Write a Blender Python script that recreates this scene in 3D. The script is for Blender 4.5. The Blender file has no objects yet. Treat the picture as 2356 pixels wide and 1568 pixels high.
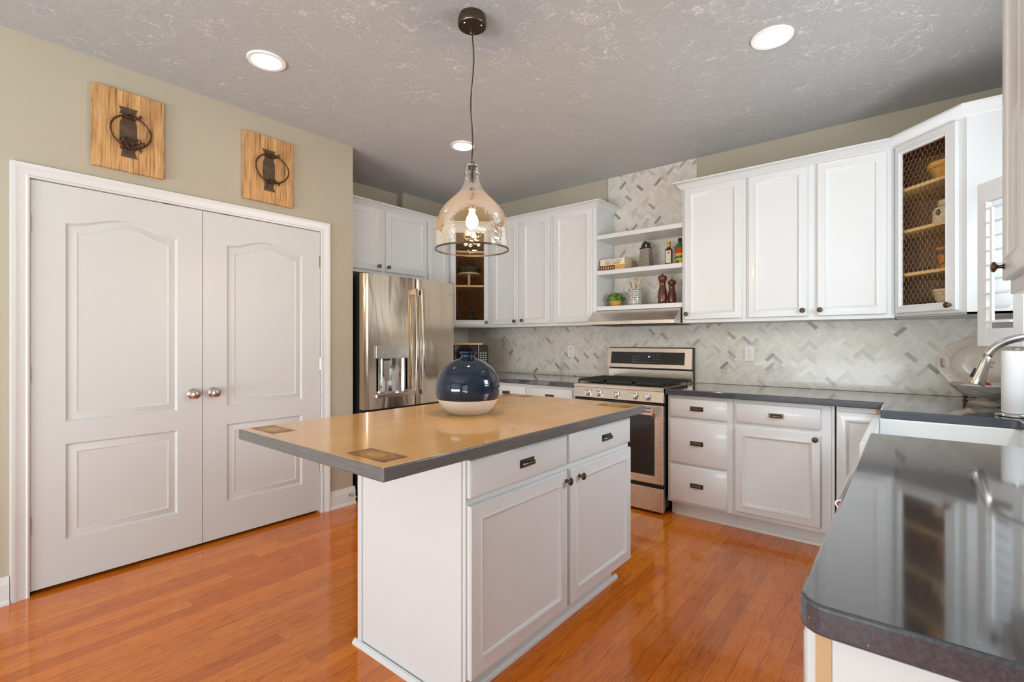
import bpy, bmesh, math, random
from mathutils import Vector, Matrix
R = math.radians
PI = math.pi
random.seed(7)
scene = bpy.context.scene
COL = scene.collection

# ------------------------------------------------------------------ camera
cam_d = bpy.data.cameras.new('camera'); cam = bpy.data.objects.new('camera', cam_d); COL.objects.link(cam)
cam.location = (0, 0, 1.25); cam.rotation_euler = (R(90), 0, R(39.25))
cam_d.sensor_width = 36; cam_d.lens = 1123 / 2356 * 36; cam_d.clip_start = 0.02; cam_d.clip_end = 200
scene.camera = cam
# ------------------------------------------------------------------ view
scene.view_settings.view_transform = 'Standard'; scene.view_settings.look = 'None'
scene.view_settings.gamma = 1; scene.view_settings.use_curve_mapping = False
scene.view_settings.exposure = -0.08

# ------------------------------------------------------------------ world: bright hazy sky over green garden
W = bpy.data.worlds.new('world'); scene.world = W; W.use_nodes = True
nt = W.node_tree; nt.nodes.clear()
def wn(t, **k):
    n = nt.nodes.new(t)
    for a, b in k.items(): setattr(n, a, b)
    return n
wo = wn('ShaderNodeOutputWorld'); bg = wn('ShaderNodeBackground'); tc = wn('ShaderNodeTexCoord'); sep = wn('ShaderNodeSeparateXYZ')
rmp = wn('ShaderNodeValToRGB'); noi = wn('ShaderNodeTexNoise'); noi.inputs['Scale'].default_value = 9
mad = wn('ShaderNodeMath', operation='MULTIPLY_ADD'); mad.inputs[1].default_value = .35; 
nt.links.new(tc.outputs['Generated'], sep.inputs[0]); nt.links.new(tc.outputs['Generated'], noi.inputs['Vector'])
nt.links.new(noi.outputs['Fac'], mad.inputs[0]); nt.links.new(sep.outputs['Z'], mad.inputs[2])
nt.links.new(mad.outputs[0], rmp.inputs['Fac'])
el = rmp.color_ramp.elements
el[0].position = 0.05; el[0].color = (.16, .30, .07, 1)
el[1].position = .42; el[1].color = (.95, 1.0, 1.05, 1)
e = rmp.color_ramp.elements.new(.30); e.color = (.30, .48, .16, 1)
nt.links.new(rmp.outputs[0], bg.inputs[0]); bg.inputs[1].default_value = 1.6
nt.links.new(bg.outputs[0], wo.inputs[0])

def area(name, loc, rot, sx, sy, power, color=(1, 1, 1), spread=180):
    l = bpy.data.lights.new(name, 'AREA'); l.shape = 'RECTANGLE'; l.size = sx; l.size_y = sy; l.energy = power; l.color = color
    l.spread = R(spread)
    o = bpy.data.objects.new(name, l); COL.objects.link(o); o.location = loc; o.rotation_euler = rot; return o
# daylight entering through the windows behind and beside the camera (each sits in a window opening)
DAY = (.78, .90, 1)
area('daylight_back', (-1.55, -3.42, 1.25), (R(88), 0, 0), 2.9, 1.9, 21, DAY)
area('daylight_side', (.60, -1.75, 1.5), (0, R(95), 0), 1.5, 2.0, 26, DAY)
area('daylight_sink', (.60, 2.62, 1.75), (0, R(90), 0), .55, .8, 27, DAY)
# added fill lamps low at the same windows, tilted up to brighten the ceiling
area('ceiling_fill_back', (-1.55, -3.40, .62), (R(130), 0, 0), 2.9, .6, 125, (.83, .925, 1), 150)
area('ceiling_fill_side', (.58, -1.75, .55), (0, R(138), 0), .5, 2.0, 75, (.83, .925, 1), 150)
area('ceiling_fill_sink', (.60, 2.62, 1.32), (0, R(135), 0), .25, .8, 10, (1, .97, .93), 150)

# ------------------------------------------------------------------ materials
def mat(name, color=(.8, .8, .8), rough=.5, metal=0., coat=0., spec=.5, emis=None, es=0., aniso=0., trans=0., ior=1.45, alpha=1.):
    m = bpy.data.materials.new(name); m.use_nodes = True; b = m.node_tree.nodes['Principled BSDF']
    b.inputs['Base Color'].default_value = (*color, 1); b.inputs['Roughness'].default_value = rough
    b.inputs['Metallic'].default_value = metal; b.inputs['Coat Weight'].default_value = coat; b.inputs['Coat Roughness'].default_value = .06
    b.inputs['Specular IOR Level'].default_value = spec; b.inputs['Anisotropic'].default_value = aniso
    b.inputs['Transmission Weight'].default_value = trans; b.inputs['IOR'].default_value = ior
    if emis: b.inputs['Emission Color'].default_value = (*emis, 1); b.inputs['Emission Strength'].default_value = es
    return m
class NG:
    def __init__(s, m): s.t = m.node_tree; s.b = s.t.nodes['Principled BSDF']
    def n(s, t, _in=None, **k):
        x = s.t.nodes.new(t)
        for a, b in k.items(): setattr(x, a, b)
        for a, b in (_in or {}).items(): s.set(x, a, b)
        return x
    def set(s, x, a, b):
        if isinstance(b, bpy.types.NodeSocket): s.t.links.new(b, x.inputs[a])
        else: x.inputs[a].default_value = b
    def m(s, op, a, b=None, c=None):
        x = s.n('ShaderNodeMath', operation=op)
        for i, v in enumerate((a, b, c)):
            if v is not None: s.set(x, i, v)
        return x.outputs[0]
    def ramp(s, f, pts):
        x = s.n('ShaderNodeValToRGB'); s.set(x, 'Fac', f); e = x.color_ramp.elements
        while len(e) < len(pts): e.new(.5)
        for i, (p, c) in enumerate(pts): e[i].position = p; e[i].color = (*c, 1) if len(c) == 3 else c
        return x.outputs[0]
    def mix(s, f, a, b, mode='MIX'):
        x = s.n('ShaderNodeMix', data_type='RGBA', blend_type=mode)
        s.set(x, 0, f); s.set(x, 6, a if isinstance(a, bpy.types.NodeSocket) else (*a, 1)); s.set(x, 7, b if isinstance(b, bpy.types.NodeSocket) else (*b, 1))
        return x.outputs[2]
    def bump(s, h, st=.2, dist=.01):
        x = s.n('ShaderNodeBump'); s.set(x, 'Height', h); x.inputs['Strength'].default_value = st; x.inputs['Distance'].default_value = dist
        s.t.links.new(x.outputs[0], s.b.inputs['Normal']); return x
    def obj(s): return s.n('ShaderNodeTexCoord').outputs['Object']
    def mapg(s, v, sc=(1, 1, 1), rot=(0, 0, 0), loc=(0, 0, 0)):
        x = s.n('ShaderNodeMapping'); s.set(x, 'Vector', v); x.inputs['Scale'].default_value = sc; x.inputs['Rotation'].default_value = rot; x.inputs['Location'].default_value = loc
        return x.outputs[0]
    def noise(s, v, scale=5, detail=3, rough=.5, dist=0.):
        x = s.n('ShaderNodeTexNoise'); s.set(x, 'Vector', v); x.inputs['Scale'].default_value = scale; x.inputs['Detail'].default_value = detail
        x.inputs['Roughness'].default_value = rough; x.inputs['Distortion'].default_value = dist
        return x.outputs['Fac']

M = {}
M['white'] = mat('white_cabinet_paint', (.72, .728, .732), .33, coat=.15)
M['door'] = mat('white_door_paint', (.655, .655, .65), .38)
M['trim'] = mat('white_trim_paint', (.74, .74, .735), .35)
M['bronze'] = mat('dark_bronze', (.13, .095, .068), .28, metal=.9)
M['nickel'] = mat('satin_nickel', (.55, .51, .47), .22, metal=1)
M['chrome'] = mat('chrome', (.75, .75, .75), .08, metal=1)
M['black'] = mat('black_plastic', (.012, .012, .013), .3)
M['blackglass'] = mat('black_glass', (.008, .008, .01), .05, spec=.6)
M['iron'] = mat('cast_iron', (.03, .028, .026), .5)
M['wrought'] = mat('rusty_wrought_iron', (.075, .038, .02), .5, metal=.5)
g = NG(M['wrought']); g.set(g.b, 'Base Color', g.ramp(g.noise(g.obj(), 60, 3), [(.35, (.035, .022, .015)), (.7, (.16, .07, .03))]))
M['plate'] = mat('aged_steel_plate', (.09, .06, .038), .55, metal=.3)
g = NG(M['plate']); g.set(g.b, 'Base Color', g.ramp(g.noise(g.obj(), 35, 4), [(.3, (.075, .045, .026)), (.75, (.15, .095, .055))]))
M['porcelain'] = mat('white_porcelain', (.84, .84, .83), .12, coat=.5)
M['paper'] = mat('paper_towel', (.85, .85, .86), .9)
M['rawwood'] = mat('bare_maple', (.60, .38, .20), .55)
M['darkvoid'] = mat('dark_recess', (.02, .018, .015), .8)
M['lens'] = mat('lamp_lens', (1, 1, 1), .5, emis=(1, .95, .88), es=17)
M['ring'] = mat('white_lamp_trim', (.85, .84, .82), .4)
M['display'] = mat('display_digits', (.1, .3, .4), .5, emis=(.45, .8, 1), es=1.6)
M['marks'] = mat('grey_control_marks', (.5, .5, .48), .5)
M['ink'] = mat('dark_print', (.12, .09, .07), .6)
M['redcap'] = mat('red_enamel', (.42, .02, .03), .3)

# brushed steel
def steel(name, axis, col=(.68, .61, .54), rough=.26):
    m = mat(name, col, rough, metal=1); g = NG(m)
    sc = {'x': (2, 160, 160), 'y': (160, 2, 160), 'z': (120, 120, 1.5)}[axis]
    f = g.noise(g.mapg(g.obj(), sc), 3, 2)
    g.set(g.b, 'Roughness', g.m('MULTIPLY_ADD', f, .12, rough - .06)); g.bump(f, .03, .002)
    return m
M['steelx'] = steel('brushed_steel_horizontal', 'x')
M['steelz'] = steel('brushed_steel_vertical', 'z', (.66, .565, .46), .17)
g = NG(M['steelz']); lf = g.noise(g.mapg(g.obj(), (7, 7, 1.3)), 1.2, 2, .5, .8); bq = [n for n in g.t.nodes if n.type == 'BUMP'][0]
b2 = g.n('ShaderNodeBump'); b2.inputs['Strength'].default_value = .2; b2.inputs['Distance'].default_value = .02; g.set(b2, 'Height', lf); g.set(bq, 'Normal', b2.outputs[0])
M['faucet'] = mat('brushed_nickel_faucet', (.66, .65, .63), .2, metal=1)

# wall paint
M['wall'] = mat('beige_wall_paint', (.47, .42, .325), .6)
g = NG(M['wall']); g.bump(g.noise(g.obj(), 180, 3), .08, .002)
# ceiling with brushed drywall texture
M['ceiling'] = mat('textured_ceiling', (.86, .85, .84), .75)
g = NG(M['ceiling']); o = g.obj()
w1 = g.noise(o, 4.2, 3, .6); v = g.n('ShaderNodeVectorRotate', {'Vector': o, 'Axis': (0, 0, 1)}); g.set(v, 'Angle', g.m('MULTIPLY', w1, 14.))
f1 = g.noise(g.mapg(v.outputs[0], (20, 130, 1)), 1.8, 3, .6, .8); f2 = g.noise(o, 55, 4, .7)
hh = g.m('ADD', g.m('POWER', f1, 3.), g.m('MULTIPLY', f2, .25)); g.bump(hh, .9, .012)

# oak strip floor : boards run along Y
M['floor'] = mat('glossy_oak_strips', (.5, .18, .05), .12, coat=.35)
g = NG(M['floor']); o = g.obj(); sp = g.n('ShaderNodeSeparateXYZ'); g.set(sp, 0, o)
bw, bl = .075, .72
rx = g.m('DIVIDE', sp.outputs[0], bw); row = g.m('FLOOR', rx); fx = g.m('SUBTRACT', rx, row)
wn1 = g.n('ShaderNodeTexWhiteNoise', noise_dimensions='1D'); g.set(wn1, 'W', row)
ry = g.m('ADD', g.m('DIVIDE', sp.outputs[1], bl), g.m('MULTIPLY', wn1.outputs[0], 7.3)); cy = g.m('FLOOR', ry); fy = g.m('SUBTRACT', ry, cy)
cb = g.n('ShaderNodeCombineXYZ'); g.set(cb, 0, row); g.set(cb, 1, cy)
wn2 = g.n('ShaderNodeTexWhiteNoise', noise_dimensions='2D'); g.set(wn2, 'Vector', cb.outputs[0])
rnd = wn2.outputs[0]
off = g.n('ShaderNodeVectorMath', operation='SCALE'); g.set(off, 0, wn2.outputs[1]); off.inputs[3].default_value = 30
vv = g.n('ShaderNodeVectorMath', operation='ADD'); g.set(vv, 0, o); g.set(vv, 1, off.outputs[0])
gr = g.noise(g.mapg(vv.outputs[0], (26, 1.7, 1)), 3.0, 5, .65, 1.4)
gr2 = g.noise(g.mapg(vv.outputs[0], (160, 5, 1)), 2., 3, .6)
base = g.ramp(rnd, [(0, (.66, .16, .010)), (.5, (.78, .205, .014)), (1, (.86, .255, .022))])
grc = g.ramp(gr, [(.38, (.60, .48, .40)), (.5, (1, 1, 1)), (.66, (.84, .76, .68))])
c1 = g.mix(.75, base, g.mix(1, base, grc, 'MULTIPLY'))
c2 = g.mix(g.m('MULTIPLY', g.m('GREATER_THAN', gr2, .57), .35), c1, g.mix(1, c1, (.55, .42, .36), 'MULTIPLY'))
ex = g.m('MINIMUM', fx, g.m('SUBTRACT', 1, fx)); ey = g.m('MINIMUM', fy, g.m('SUBTRACT', 1, fy))
seam = g.m('MAXIMUM', g.m('LESS_THAN', ex, .011), g.m('LESS_THAN', ey, .0011))
c3 = g.mix(g.m('MULTIPLY', seam, .62), c2, (.07, .02, .006))
g.set(g.b, 'Base Color', c3); g.set(g.b, 'Roughness', g.m('MULTIPLY_ADD', gr, .10, .10))
g.bump(g.m('ADD', g.m('MULTIPLY', seam, -.6), g.m('MULTIPLY', g.noise(o, 7, 2), .55)), .10, .006)

# herringbone tile: colour comes from a per-tile attribute
M['tile'] = mat('polished_marble_mosaic', (.7, .7, .68), .3, coat=.12)
g = NG(M['tile']); at = g.n('ShaderNodeAttribute', attribute_name='tone')
vein = g.noise(g.obj(), 22, 4, .6, 1.2)
g.set(g.b, 'Base Color', g.mix(.5, at.outputs['Color'], g.mix(1, at.outputs['Color'], g.ramp(vein, [(.35, (.84, .82, .78)), (.6, (1, 1, 1))]), 'MULTIPLY')))
M['grout'] = mat('pale_grout', (.74, .70, .64), .8)

# countertop quartz
M['quartz'] = mat('dark_grey_quartz', (.07, .075, .085), .08, coat=.8, spec=.7)
g = NG(M['quartz']); o = g.obj()
fl = g.noise(o, 190, 4, .7); vo = g.n('ShaderNodeTexVoronoi'); g.set(vo, 'Vector', o); vo.inputs['Scale'].default_value = 62
cl = g.noise(o, 14, 4, .65)
c = g.ramp(fl, [(.35, (.030, .036, .048)), (.6, (.055, .064, .082)), (.8, (.10, .11, .13))])
c = g.mix(g.m('MULTIPLY', g.m('LESS_THAN', vo.outputs[0], .10), .5), c, (.34, .34, .36))
g.set(g.b, 'Base Color', g.mix(g.m('MULTIPLY', cl, .35), c, (.10, .105, .12)))

# island top : stained planks
def plankwood(name, a, b_, rough=.2, coat=.5, w=.15, axis=1, dark=.35, gscale=(18, 1.2, 18)):
    m = mat(name, a, rough, coat=coat); g = NG(m); o = g.obj(); sp = g.n('ShaderNodeSeparateXYZ'); g.set(sp, 0, o)
    r = g.m('FLOOR', g.m('DIVIDE', g.m('ADD', sp.outputs[0], .02), w)); wn_ = g.n('ShaderNodeTexWhiteNoise', noise_dimensions='1D'); g.set(wn_, 'W', r)
    cbn = g.n('ShaderNodeCombineXYZ'); g.set(cbn, 2, g.m('MULTIPLY', wn_.outputs[0], 9.)); ad = g.n('ShaderNodeVectorMath', operation='ADD'); g.set(ad, 0, o); g.set(ad, 1, cbn.outputs[0])
    gr = g.noise(g.mapg(ad.outputs[0], gscale), 2, 5, .6, 1.0); bl_ = g.noise(g.mapg(o, (5, 2, 5)), 1.3, 3)
    c = g.mix(g.m('MULTIPLY_ADD', wn_.outputs[0], .55, .2), a, b_)
    c = g.mix(g.m('MULTIPLY', gr, dark), c, tuple(x * .55 for x in a))
    g.set(g.b, 'Base Color', g.mix(g.m('MULTIPLY', bl_, .45), c, (.66, .42, .15)))
    g.set(g.b, 'Roughness', g.m('MULTIPLY_ADD', bl_, .15, rough)); g.bump(gr, .05, .003)
    return m
M['islandtop'] = plankwood('stained_plank_top', (.68, .34, .080), (.84, .49, .155), .16)
M['islandedge'] = mat('grey_painted_edge', (.27, .25, .25), .3, coat=.2)
g = NG(M['islandedge']); f = g.noise(g.mapg(g.obj(), (3, 3, 30)), 4, 3); g.set(g.b, 'Base Color', g.ramp(f, [(.4, (.12, .116, .116)), (.62, (.145, .139, .133)), (.78, (.22, .17, .115))]))
M['inlay'] = mat('burnt_brass_inlay', (.25, .11, .03), .35, metal=.2)
g = NG(M['inlay']); o = g.obj()
ln_ = g.n('ShaderNodeVectorMath', operation='LENGTH'); g.set(ln_, 0, g.mapg(o, (7.5, 14, 0)))
fr_ = g.m('ADD', ln_.outputs['Value'], g.m('MULTIPLY_ADD', g.noise(o, 42, 3, .6), .55, -.27))
g.set(g.b, 'Base Color', g.ramp(fr_, [(.10, (.52, .30, .07)), (.26, (.62, .38, .09)), (.33, (.24, .11, .025)), (.42, (.50, .27, .06)), (.56, (.30, .13, .03)), (.8, (.21, .075, .018))]))

# pine boards (grain along z)
def pine(name, a, b_, s=1.):
    m = mat(name, a, .55); g = NG(m); o = g.obj()
    d = g.noise(g.mapg(o, (3, 5, 1.6)), 2.2, 3, .5, .6)
    gr = g.noise(g.mapg(o, (1, 36 * s, 1.3), loc=(0, 0, 0)), 1.6, 4, .6, 2.2)
    kn = g.n('ShaderNodeTexVoronoi'); g.set(kn, 'Vector', g.mapg(o, (1, 9, 7))); kn.inputs['Scale'].default_value = 1.5
    c = g.ramp(gr, [(.33, tuple(x * .36 for x in a)), (.44, a), (.6, b_)])
    c = g.mix(g.m('MULTIPLY', g.m('LESS_THAN', kn.outputs[0], .085), .75), c, (.16, .06, .02))
    c = g.mix(g.ramp(d, [(.5, (0, 0, 0)), (.7, (.4, .4, .4))]), c, (.28, .12, .04))
    g.set(g.b, 'Base Color', c); g.bump(gr, .25, .003); return m
M['pine'] = pine('weathered_pine', (.52, .27, .10), (.68, .40, .17))
M['cabwood'] = mat('honey_cabinet_interior', (.26, .105, .03), .5)
g = NG(M['cabwood']); gr = g.noise(g.mapg(g.obj(), (30, 30, 2)), 2, 4, .6, 1); g.set(g.b, 'Base Color', g.ramp(gr, [(.35, (.27, .105, .026)), (.65, (.42, .19, .058))]))
M['shelfedge'] = mat('oak_shelf_edge', (.74, .47, .18), .45)
M['wire'] = mat('galvanised_wire', (.26, .19, .13), .5, metal=.2)

# vase glaze
M['navy'] = mat('navy_glaze', (.008, .018, .042), .07, coat=.3)
g = NG(M['navy']); f = g.noise(g.mapg(g.obj(), (1, 1, 45)), 2, 3); g.bump(f, .05, .002); g.set(g.b, 'Base Color', g.ramp(f, [(.3, (.004, .010, .026)), (.75, (.010, .024, .050))]))
M['cream'] = mat('cream_bisque', (.74, .68, .61), .5)
g = NG(M['cream']); g.bump(g.noise(g.mapg(g.obj(), (1, 1, 70)), 2, 2), .15, .002)
M['yellowware'] = mat('yellow_ware', (.70, .38, .07), .22, coat=.4)
M['creamware'] = mat('cream_ware', (.72, .56, .34), .25, coat=.3)
M['orangeware'] = mat('orange_ware', (.62, .22, .04), .3)
M['greens'] = mat('leaf_green', (.09, .21, .025), .5)
g = NG(M['greens']); g.set(g.b, 'Base Color', g.ramp(g.noise(g.obj(), 60, 2), [(.3, (.05, .14, .015)), (.7, (.22, .40, .06))]))
M['mustard'] = mat('mustard_pot', (.62, .33, .06), .4)
M['rosewood'] = mat('rosewood', (.12, .03, .012), .2, coat=.5)
g = NG(M['rosewood']); wv = g.n('ShaderNodeTexWave', bands_direction='DIAGONAL'); g.set(wv, 'Vector', g.obj()); wv.inputs['Scale'].default_value = 34; wv.inputs['Distortion'].default_value = 7; wv.inputs['Detail'].default_value = 2
g.set(g.b, 'Base Color', g.ramp(wv.outputs['Fac'], [(.15, (.05, .013, .007)), (.6, (.12, .030, .011)), (.95, (.19, .05, .016))]))
M['crock'] = mat('patterned_crock', (.8, .74, .62), .25, coat=.4)
g = NG(M['crock']); sp = g.n('ShaderNodeSeparateXYZ'); g.set(sp, 0, g.obj())
an = g.m('MULTIPLY', g.m('ARCTAN2', sp.outputs[1], sp.outputs[0]), 8 / PI * .5); zz = g.m('MULTIPLY', sp.outputs[2], 15.)
a1 = g.m('ABSOLUTE', g.m('SUBTRACT', g.m('FRACT', an), .5)); z1 = g.m('ABSOLUTE', g.m('SUBTRACT', g.m('FRACT', zz), .5))
rr = g.m('SQRT', g.m('ADD', g.m('MULTIPLY', a1, a1), g.m('MULTIPLY', z1, z1)))
pt = g.m('SINE', g.m('ADD', g.m('MULTIPLY', rr, 26.), g.m('MULTIPLY', g.m('SINE', g.m('MULTIPLY', g.m('ARCTAN2', a1, z1), 8.)), 2.2)))
g.set(g.b, 'Base Color', g.mix(g.m('GREATER_THAN', pt, .12), (.80, .74, .63), (.045, .04, .05)))
M['woodlight'] = mat('beech', (.72, .48, .24), .5)
M['creambook'] = mat('cream_book_cover', (.82, .72, .56), .5)
M['goldbook'] = mat('gold_book_cover', (.62, .34, .07), .45)
M['brownbook'] = mat('dark_book_cover', (.05, .035, .025), .5)
M['pages'] = mat('book_pages', (.62, .48, .33), .8)
M['oil'] = mat('dark_vinegar_glass', (.012, .007, .005), .06, coat=.6)
M['greenglass'] = mat('green_bottle_glass', (.03, .16, .03), .08, coat=.5)
M['label'] = mat('cream_bottle_label', (.78, .70, .56), .6)
M['yellowlabel'] = mat('yellow_bottle_label', (.65, .45, .05), .5)
M['redlabel'] = mat('red_bottle_label', (.55, .04, .02), .5)
M['goldcap'] = mat('gold_foil_cap', (.75, .42, .08), .3, metal=.6)
M['grater'] = mat('perforated_steel', (.62, .58, .53), .28, metal=1)
g = NG(M['grater']); o = g.obj(); sp = g.n('ShaderNodeSeparateXYZ'); g.set(sp, 0, o); zr = g.m('MULTIPLY', sp.outputs[2], 92.); ri = g.m('FLOOR', zr); xr = g.m('ADD', g.m('MULTIPLY', g.m('ADD', sp.outputs[0], sp.outputs[1]), 80.), g.m('MULTIPLY', g.m('MODULO', ri, 2.), .5))
dx_ = g.m('SUBTRACT', g.m('FRACT', xr), .5); dz_ = g.m('SUBTRACT', g.m('FRACT', zr), .5)
hl = g.m('LESS_THAN', g.m('ADD', g.m('MULTIPLY', dx_, dx_), g.m('MULTIPLY', dz_, dz_)), .062); g.set(g.b, 'Base Color', g.mix(hl, (.62, .58, .53), (.05, .04, .035)))
M['platter'] = mat('cream_platter', (.74, .64, .54), .28, coat=.3)
M['flower'] = mat('pale_flower_print', (.55, .33, .25), .25)
M['washed'] = mat('whitewashed_wood', (.6, .55, .5), .5)
g = NG(M['washed']); f = g.noise(g.mapg(g.obj(), (5, 5, 45)), 2, 4, .6, .8); g.set(g.b, 'Base Color', g.ramp(f, [(.33, (.24, .13, .06)), (.46, (.46, .40, .36)), (.7, (.72, .68, .64))]))
M['apple'] = mat('red_apple', (.55, .03, .025), .2, coat=.4)
M['basket'] = mat('dark_green_wicker', (.045, .055, .018), .6)
M['grape'] = mat('dark_grape', (.03, .04, .022), .3)
# thin glass: clear pane that still lets lamp light through
def thin(name, tint, refl=.5, haze=0., bump=0., bscale=30):
    m = bpy.data.materials.new(name); m.use_nodes = True; t = m.node_tree; t.nodes.clear()
    out = t.nodes.new('ShaderNodeOutputMaterial'); tr = t.nodes.new('ShaderNodeBsdfTransparent'); gl = t.nodes.new('ShaderNodeBsdfGlossy'); fr = t.nodes.new('ShaderNodeFresnel'); mx = t.nodes.new('ShaderNodeMixShader')
    tr.inputs[0].default_value = (*tint, 1); gl.inputs['Roughness'].default_value = .04; fr.inputs[0].default_value = 1 + refl
    t.links.new(fr.outputs[0], mx.inputs[0]); t.links.new(tr.outputs[0], mx.inputs[1]); t.links.new(gl.outputs[0], mx.inputs[2])
    last = mx
    if haze:
        df = t.nodes.new('ShaderNodeBsdfTranslucent'); df.inputs[0].default_value = (.95, .82, .6, 1); m2 = t.nodes.new('ShaderNodeMixShader'); m2.inputs[0].default_value = haze
        t.links.new(mx.outputs[0], m2.inputs[1]); t.links.new(df.outputs[0], m2.inputs[2]); last = m2
    if bump:
        tc_ = t.nodes.new('ShaderNodeTexCoord'); no = t.nodes.new('ShaderNodeTexNoise'); no.inputs['Scale'].default_value = bscale; no.inputs['Detail'].default_value = 3
        bp = t.nodes.new('ShaderNodeBump'); bp.inputs['Strength'].default_value = bump; bp.inputs['Distance'].default_value = .01
        t.links.new(tc_.outputs['Object'], no.inputs[0]); t.links.new(no.outputs[0], bp.inputs['Height']); t.links.new(bp.outputs[0], gl.inputs['Normal']); t.links.new(bp.outputs[0], fr.inputs['Normal'])
    t.links.new(last.outputs[0], out.inputs[0]); return m
M['seedy'] = thin('seedy_clear_glass', (.93, .92, .89), .5, haze=.014, bump=.5, bscale=26)
M['pane'] = thin('window_glass', (.97, .98, .98), .45)
M['bulb'] = mat('warm_bulb', (1, .8, .5), .3, emis=(1, .60, .24), es=420)

# ------------------------------------------------------------------ mesh builder
class MB:
    def __init__(s): s.v = []; s.f = []; s.mi = []; s.cur = 0
    def add(s, vs, fs):
        n = len(s.v); s.v += [tuple(p) for p in vs]; s.f += [tuple(n + i for i in f) for f in fs]; s.mi += [s.cur] * len(fs); return s
    def box(s, x0, x1, y0, y1, z0, z1):
        return s.add([(x0, y0, z0), (x1, y0, z0), (x1, y1, z0), (x0, y1, z0), (x0, y0, z1), (x1, y0, z1), (x1, y1, z1), (x0, y1, z1)],
                     [(0, 3, 2, 1), (4, 5, 6, 7), (0, 1, 5, 4), (1, 2, 6, 5), (2, 3, 7, 6), (3, 0, 4, 7)])
    def prism(s, poly, z0, z1):      # poly in xy
        n = len(poly); return s.add([(x, y, z0) for x, y in poly] + [(x, y, z1) for x, y in poly],
            [tuple(range(n - 1, -1, -1)), tuple(range(n, 2 * n))] + [(i, (i + 1) % n, n + (i + 1) % n, n + i) for i in range(n)])
    def extr(s, prof, a, b, f):      # profile points (p,q) -> f(p,q,t)
        n = len(prof); return s.add([f(p, q, a) for p, q in prof] + [f(p, q, b) for p, q in prof],
            [tuple(range(n - 1, -1, -1)), tuple(range(n, 2 * n))] + [(i, (i + 1) % n, n + (i + 1) % n, n + i) for i in range(n)])
    def lathe(s, prof, c=(0, 0, 0), n=32, axis='z', cap=True):   # prof [(r,h)]
        vs = []; fs = []
        for r, h in prof:
            for k in range(n):
                a = 2 * PI * k / n; p = (r * math.cos(a), r * math.sin(a), h)
                if axis == 'x': p = (h, p[0], p[1])
                if axis == 'y': p = (p[0], h, p[1])
                vs.append((c[0] + p[0], c[1] + p[1], c[2] + p[2]))
        for i in range(len(prof) - 1):
            for k in range(n): fs.append((i * n + k, i * n + (k + 1) % n, (i + 1) * n + (k + 1) % n, (i + 1) * n + k))
        if cap:
            if prof[0][0] > 1e-5: fs.append(tuple(range(n - 1, -1, -1)))
            if prof[-1][0] > 1e-5: fs.append(tuple((len(prof) - 1) * n + k for k in range(n)))
        return s.add(vs, fs)
    def cyl(s, c, r, h0, h1, n=24, axis='z'): return s.lathe([(r, h0), (r, h1)], c, n, axis)
    def ball(s, c, r, n=16, sx=1, sy=1, sz=1):
        vs = []; fs = []; m = n // 2
        for i in range(m + 1):
            t = PI * i / m
            for k in range(n): a = 2 * PI * k / n; vs.append((c[0] + sx * r * math.sin(t) * math.cos(a), c[1] + sy * r * math.sin(t) * math.sin(a), c[2] + sz * r * math.cos(t)))
        for i in range(m):
            for k in range(n): fs.append((i * n + k, (i + 1) * n + k, (i + 1) * n + (k + 1) % n, i * n + (k + 1) % n))
        return s.add(vs, fs)
    def tube(s, pts, r, n=10, closed=False):
        pts = [Vector(p) for p in pts]; rs = r if isinstance(r, (list, tuple)) else [r] * len(pts); N = len(pts); vs = []; fs = []
        up = None
        for i, p in enumerate(pts):
            a = pts[(i - 1) % N] if (closed or i > 0) else p; b = pts[(i + 1) % N] if (closed or i < N - 1) else p
            t = (b - a).normalized()
            if up is None: up = Vector((0, 0, 1)) if abs(t.z) < .9 else Vector((1, 0, 0)); 
            u = (up - t * up.dot(t)).normalized(); up = u; w = t.cross(u)
            for k in range(n): an = 2 * PI * k / n; q = p + (u * math.cos(an) + w * math.sin(an)) * rs[i]; vs.append(tuple(q))
        for i in range(N if closed else N - 1):
            j = (i + 1) % N
            for k in range(n): fs.append((i * n + k, i * n + (k + 1) % n, j * n + (k + 1) % n, j * n + k))
        if not closed: fs += [tuple(range(n - 1, -1, -1)), tuple((N - 1) * n + k for k in range(n))]
        return s.add(vs, fs)
    def loops(s, x0, x1, z0, z1, prof, flip=False):   # rectangular nested loops, front faces -y ; prof [(inset, y)]
        vs = []; fs = []
        for i, y in prof: vs += [(x0 + i, y, z0 + i), (x1 - i, y, z0 + i), (x1 - i, y, z1 - i), (x0 + i, y, z1 - i)]
        for a in range(len(prof) - 1):
            for k in range(4): fs.append((a * 4 + k, a * 4 + (k + 1) % 4, a * 4 + 4 + (k + 1) % 4, a * 4 + 4 + k))
        n = len(prof) * 4; fs += [(n - 4, n - 3, n - 2, n - 1), (3, 2, 1, 0)]
        return s.add(vs, fs)
    def build(s, name, m, parent=None, loc=(0, 0, 0), rot=(0, 0, 0), bevel=0, smooth=False, seg=2, fix=False, **tags):
        me = bpy.data.meshes.new(name); me.from_pydata(s.v, [], s.f)
        ms = m if isinstance(m, (list, tuple)) else [m]
        for x in ms: me.materials.append(M[x] if isinstance(x, str) else x)
        for p, i in zip(me.polygons, s.mi): p.material_index = i
        bm = bmesh.new(); bm.from_mesh(me)
        bmesh.ops.recalc_face_normals(bm, faces=bm.faces); bm.to_mesh(me); bm.free()
        if smooth:
            for p in me.polygons: p.use_smooth = True
            if smooth != 'all': me.set_sharp_from_angle(angle=R(40))
        o = bpy.data.objects.new(name, me); COL.objects.link(o); o.location = loc; o.rotation_euler = rot
        if parent: o.parent = parent
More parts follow.
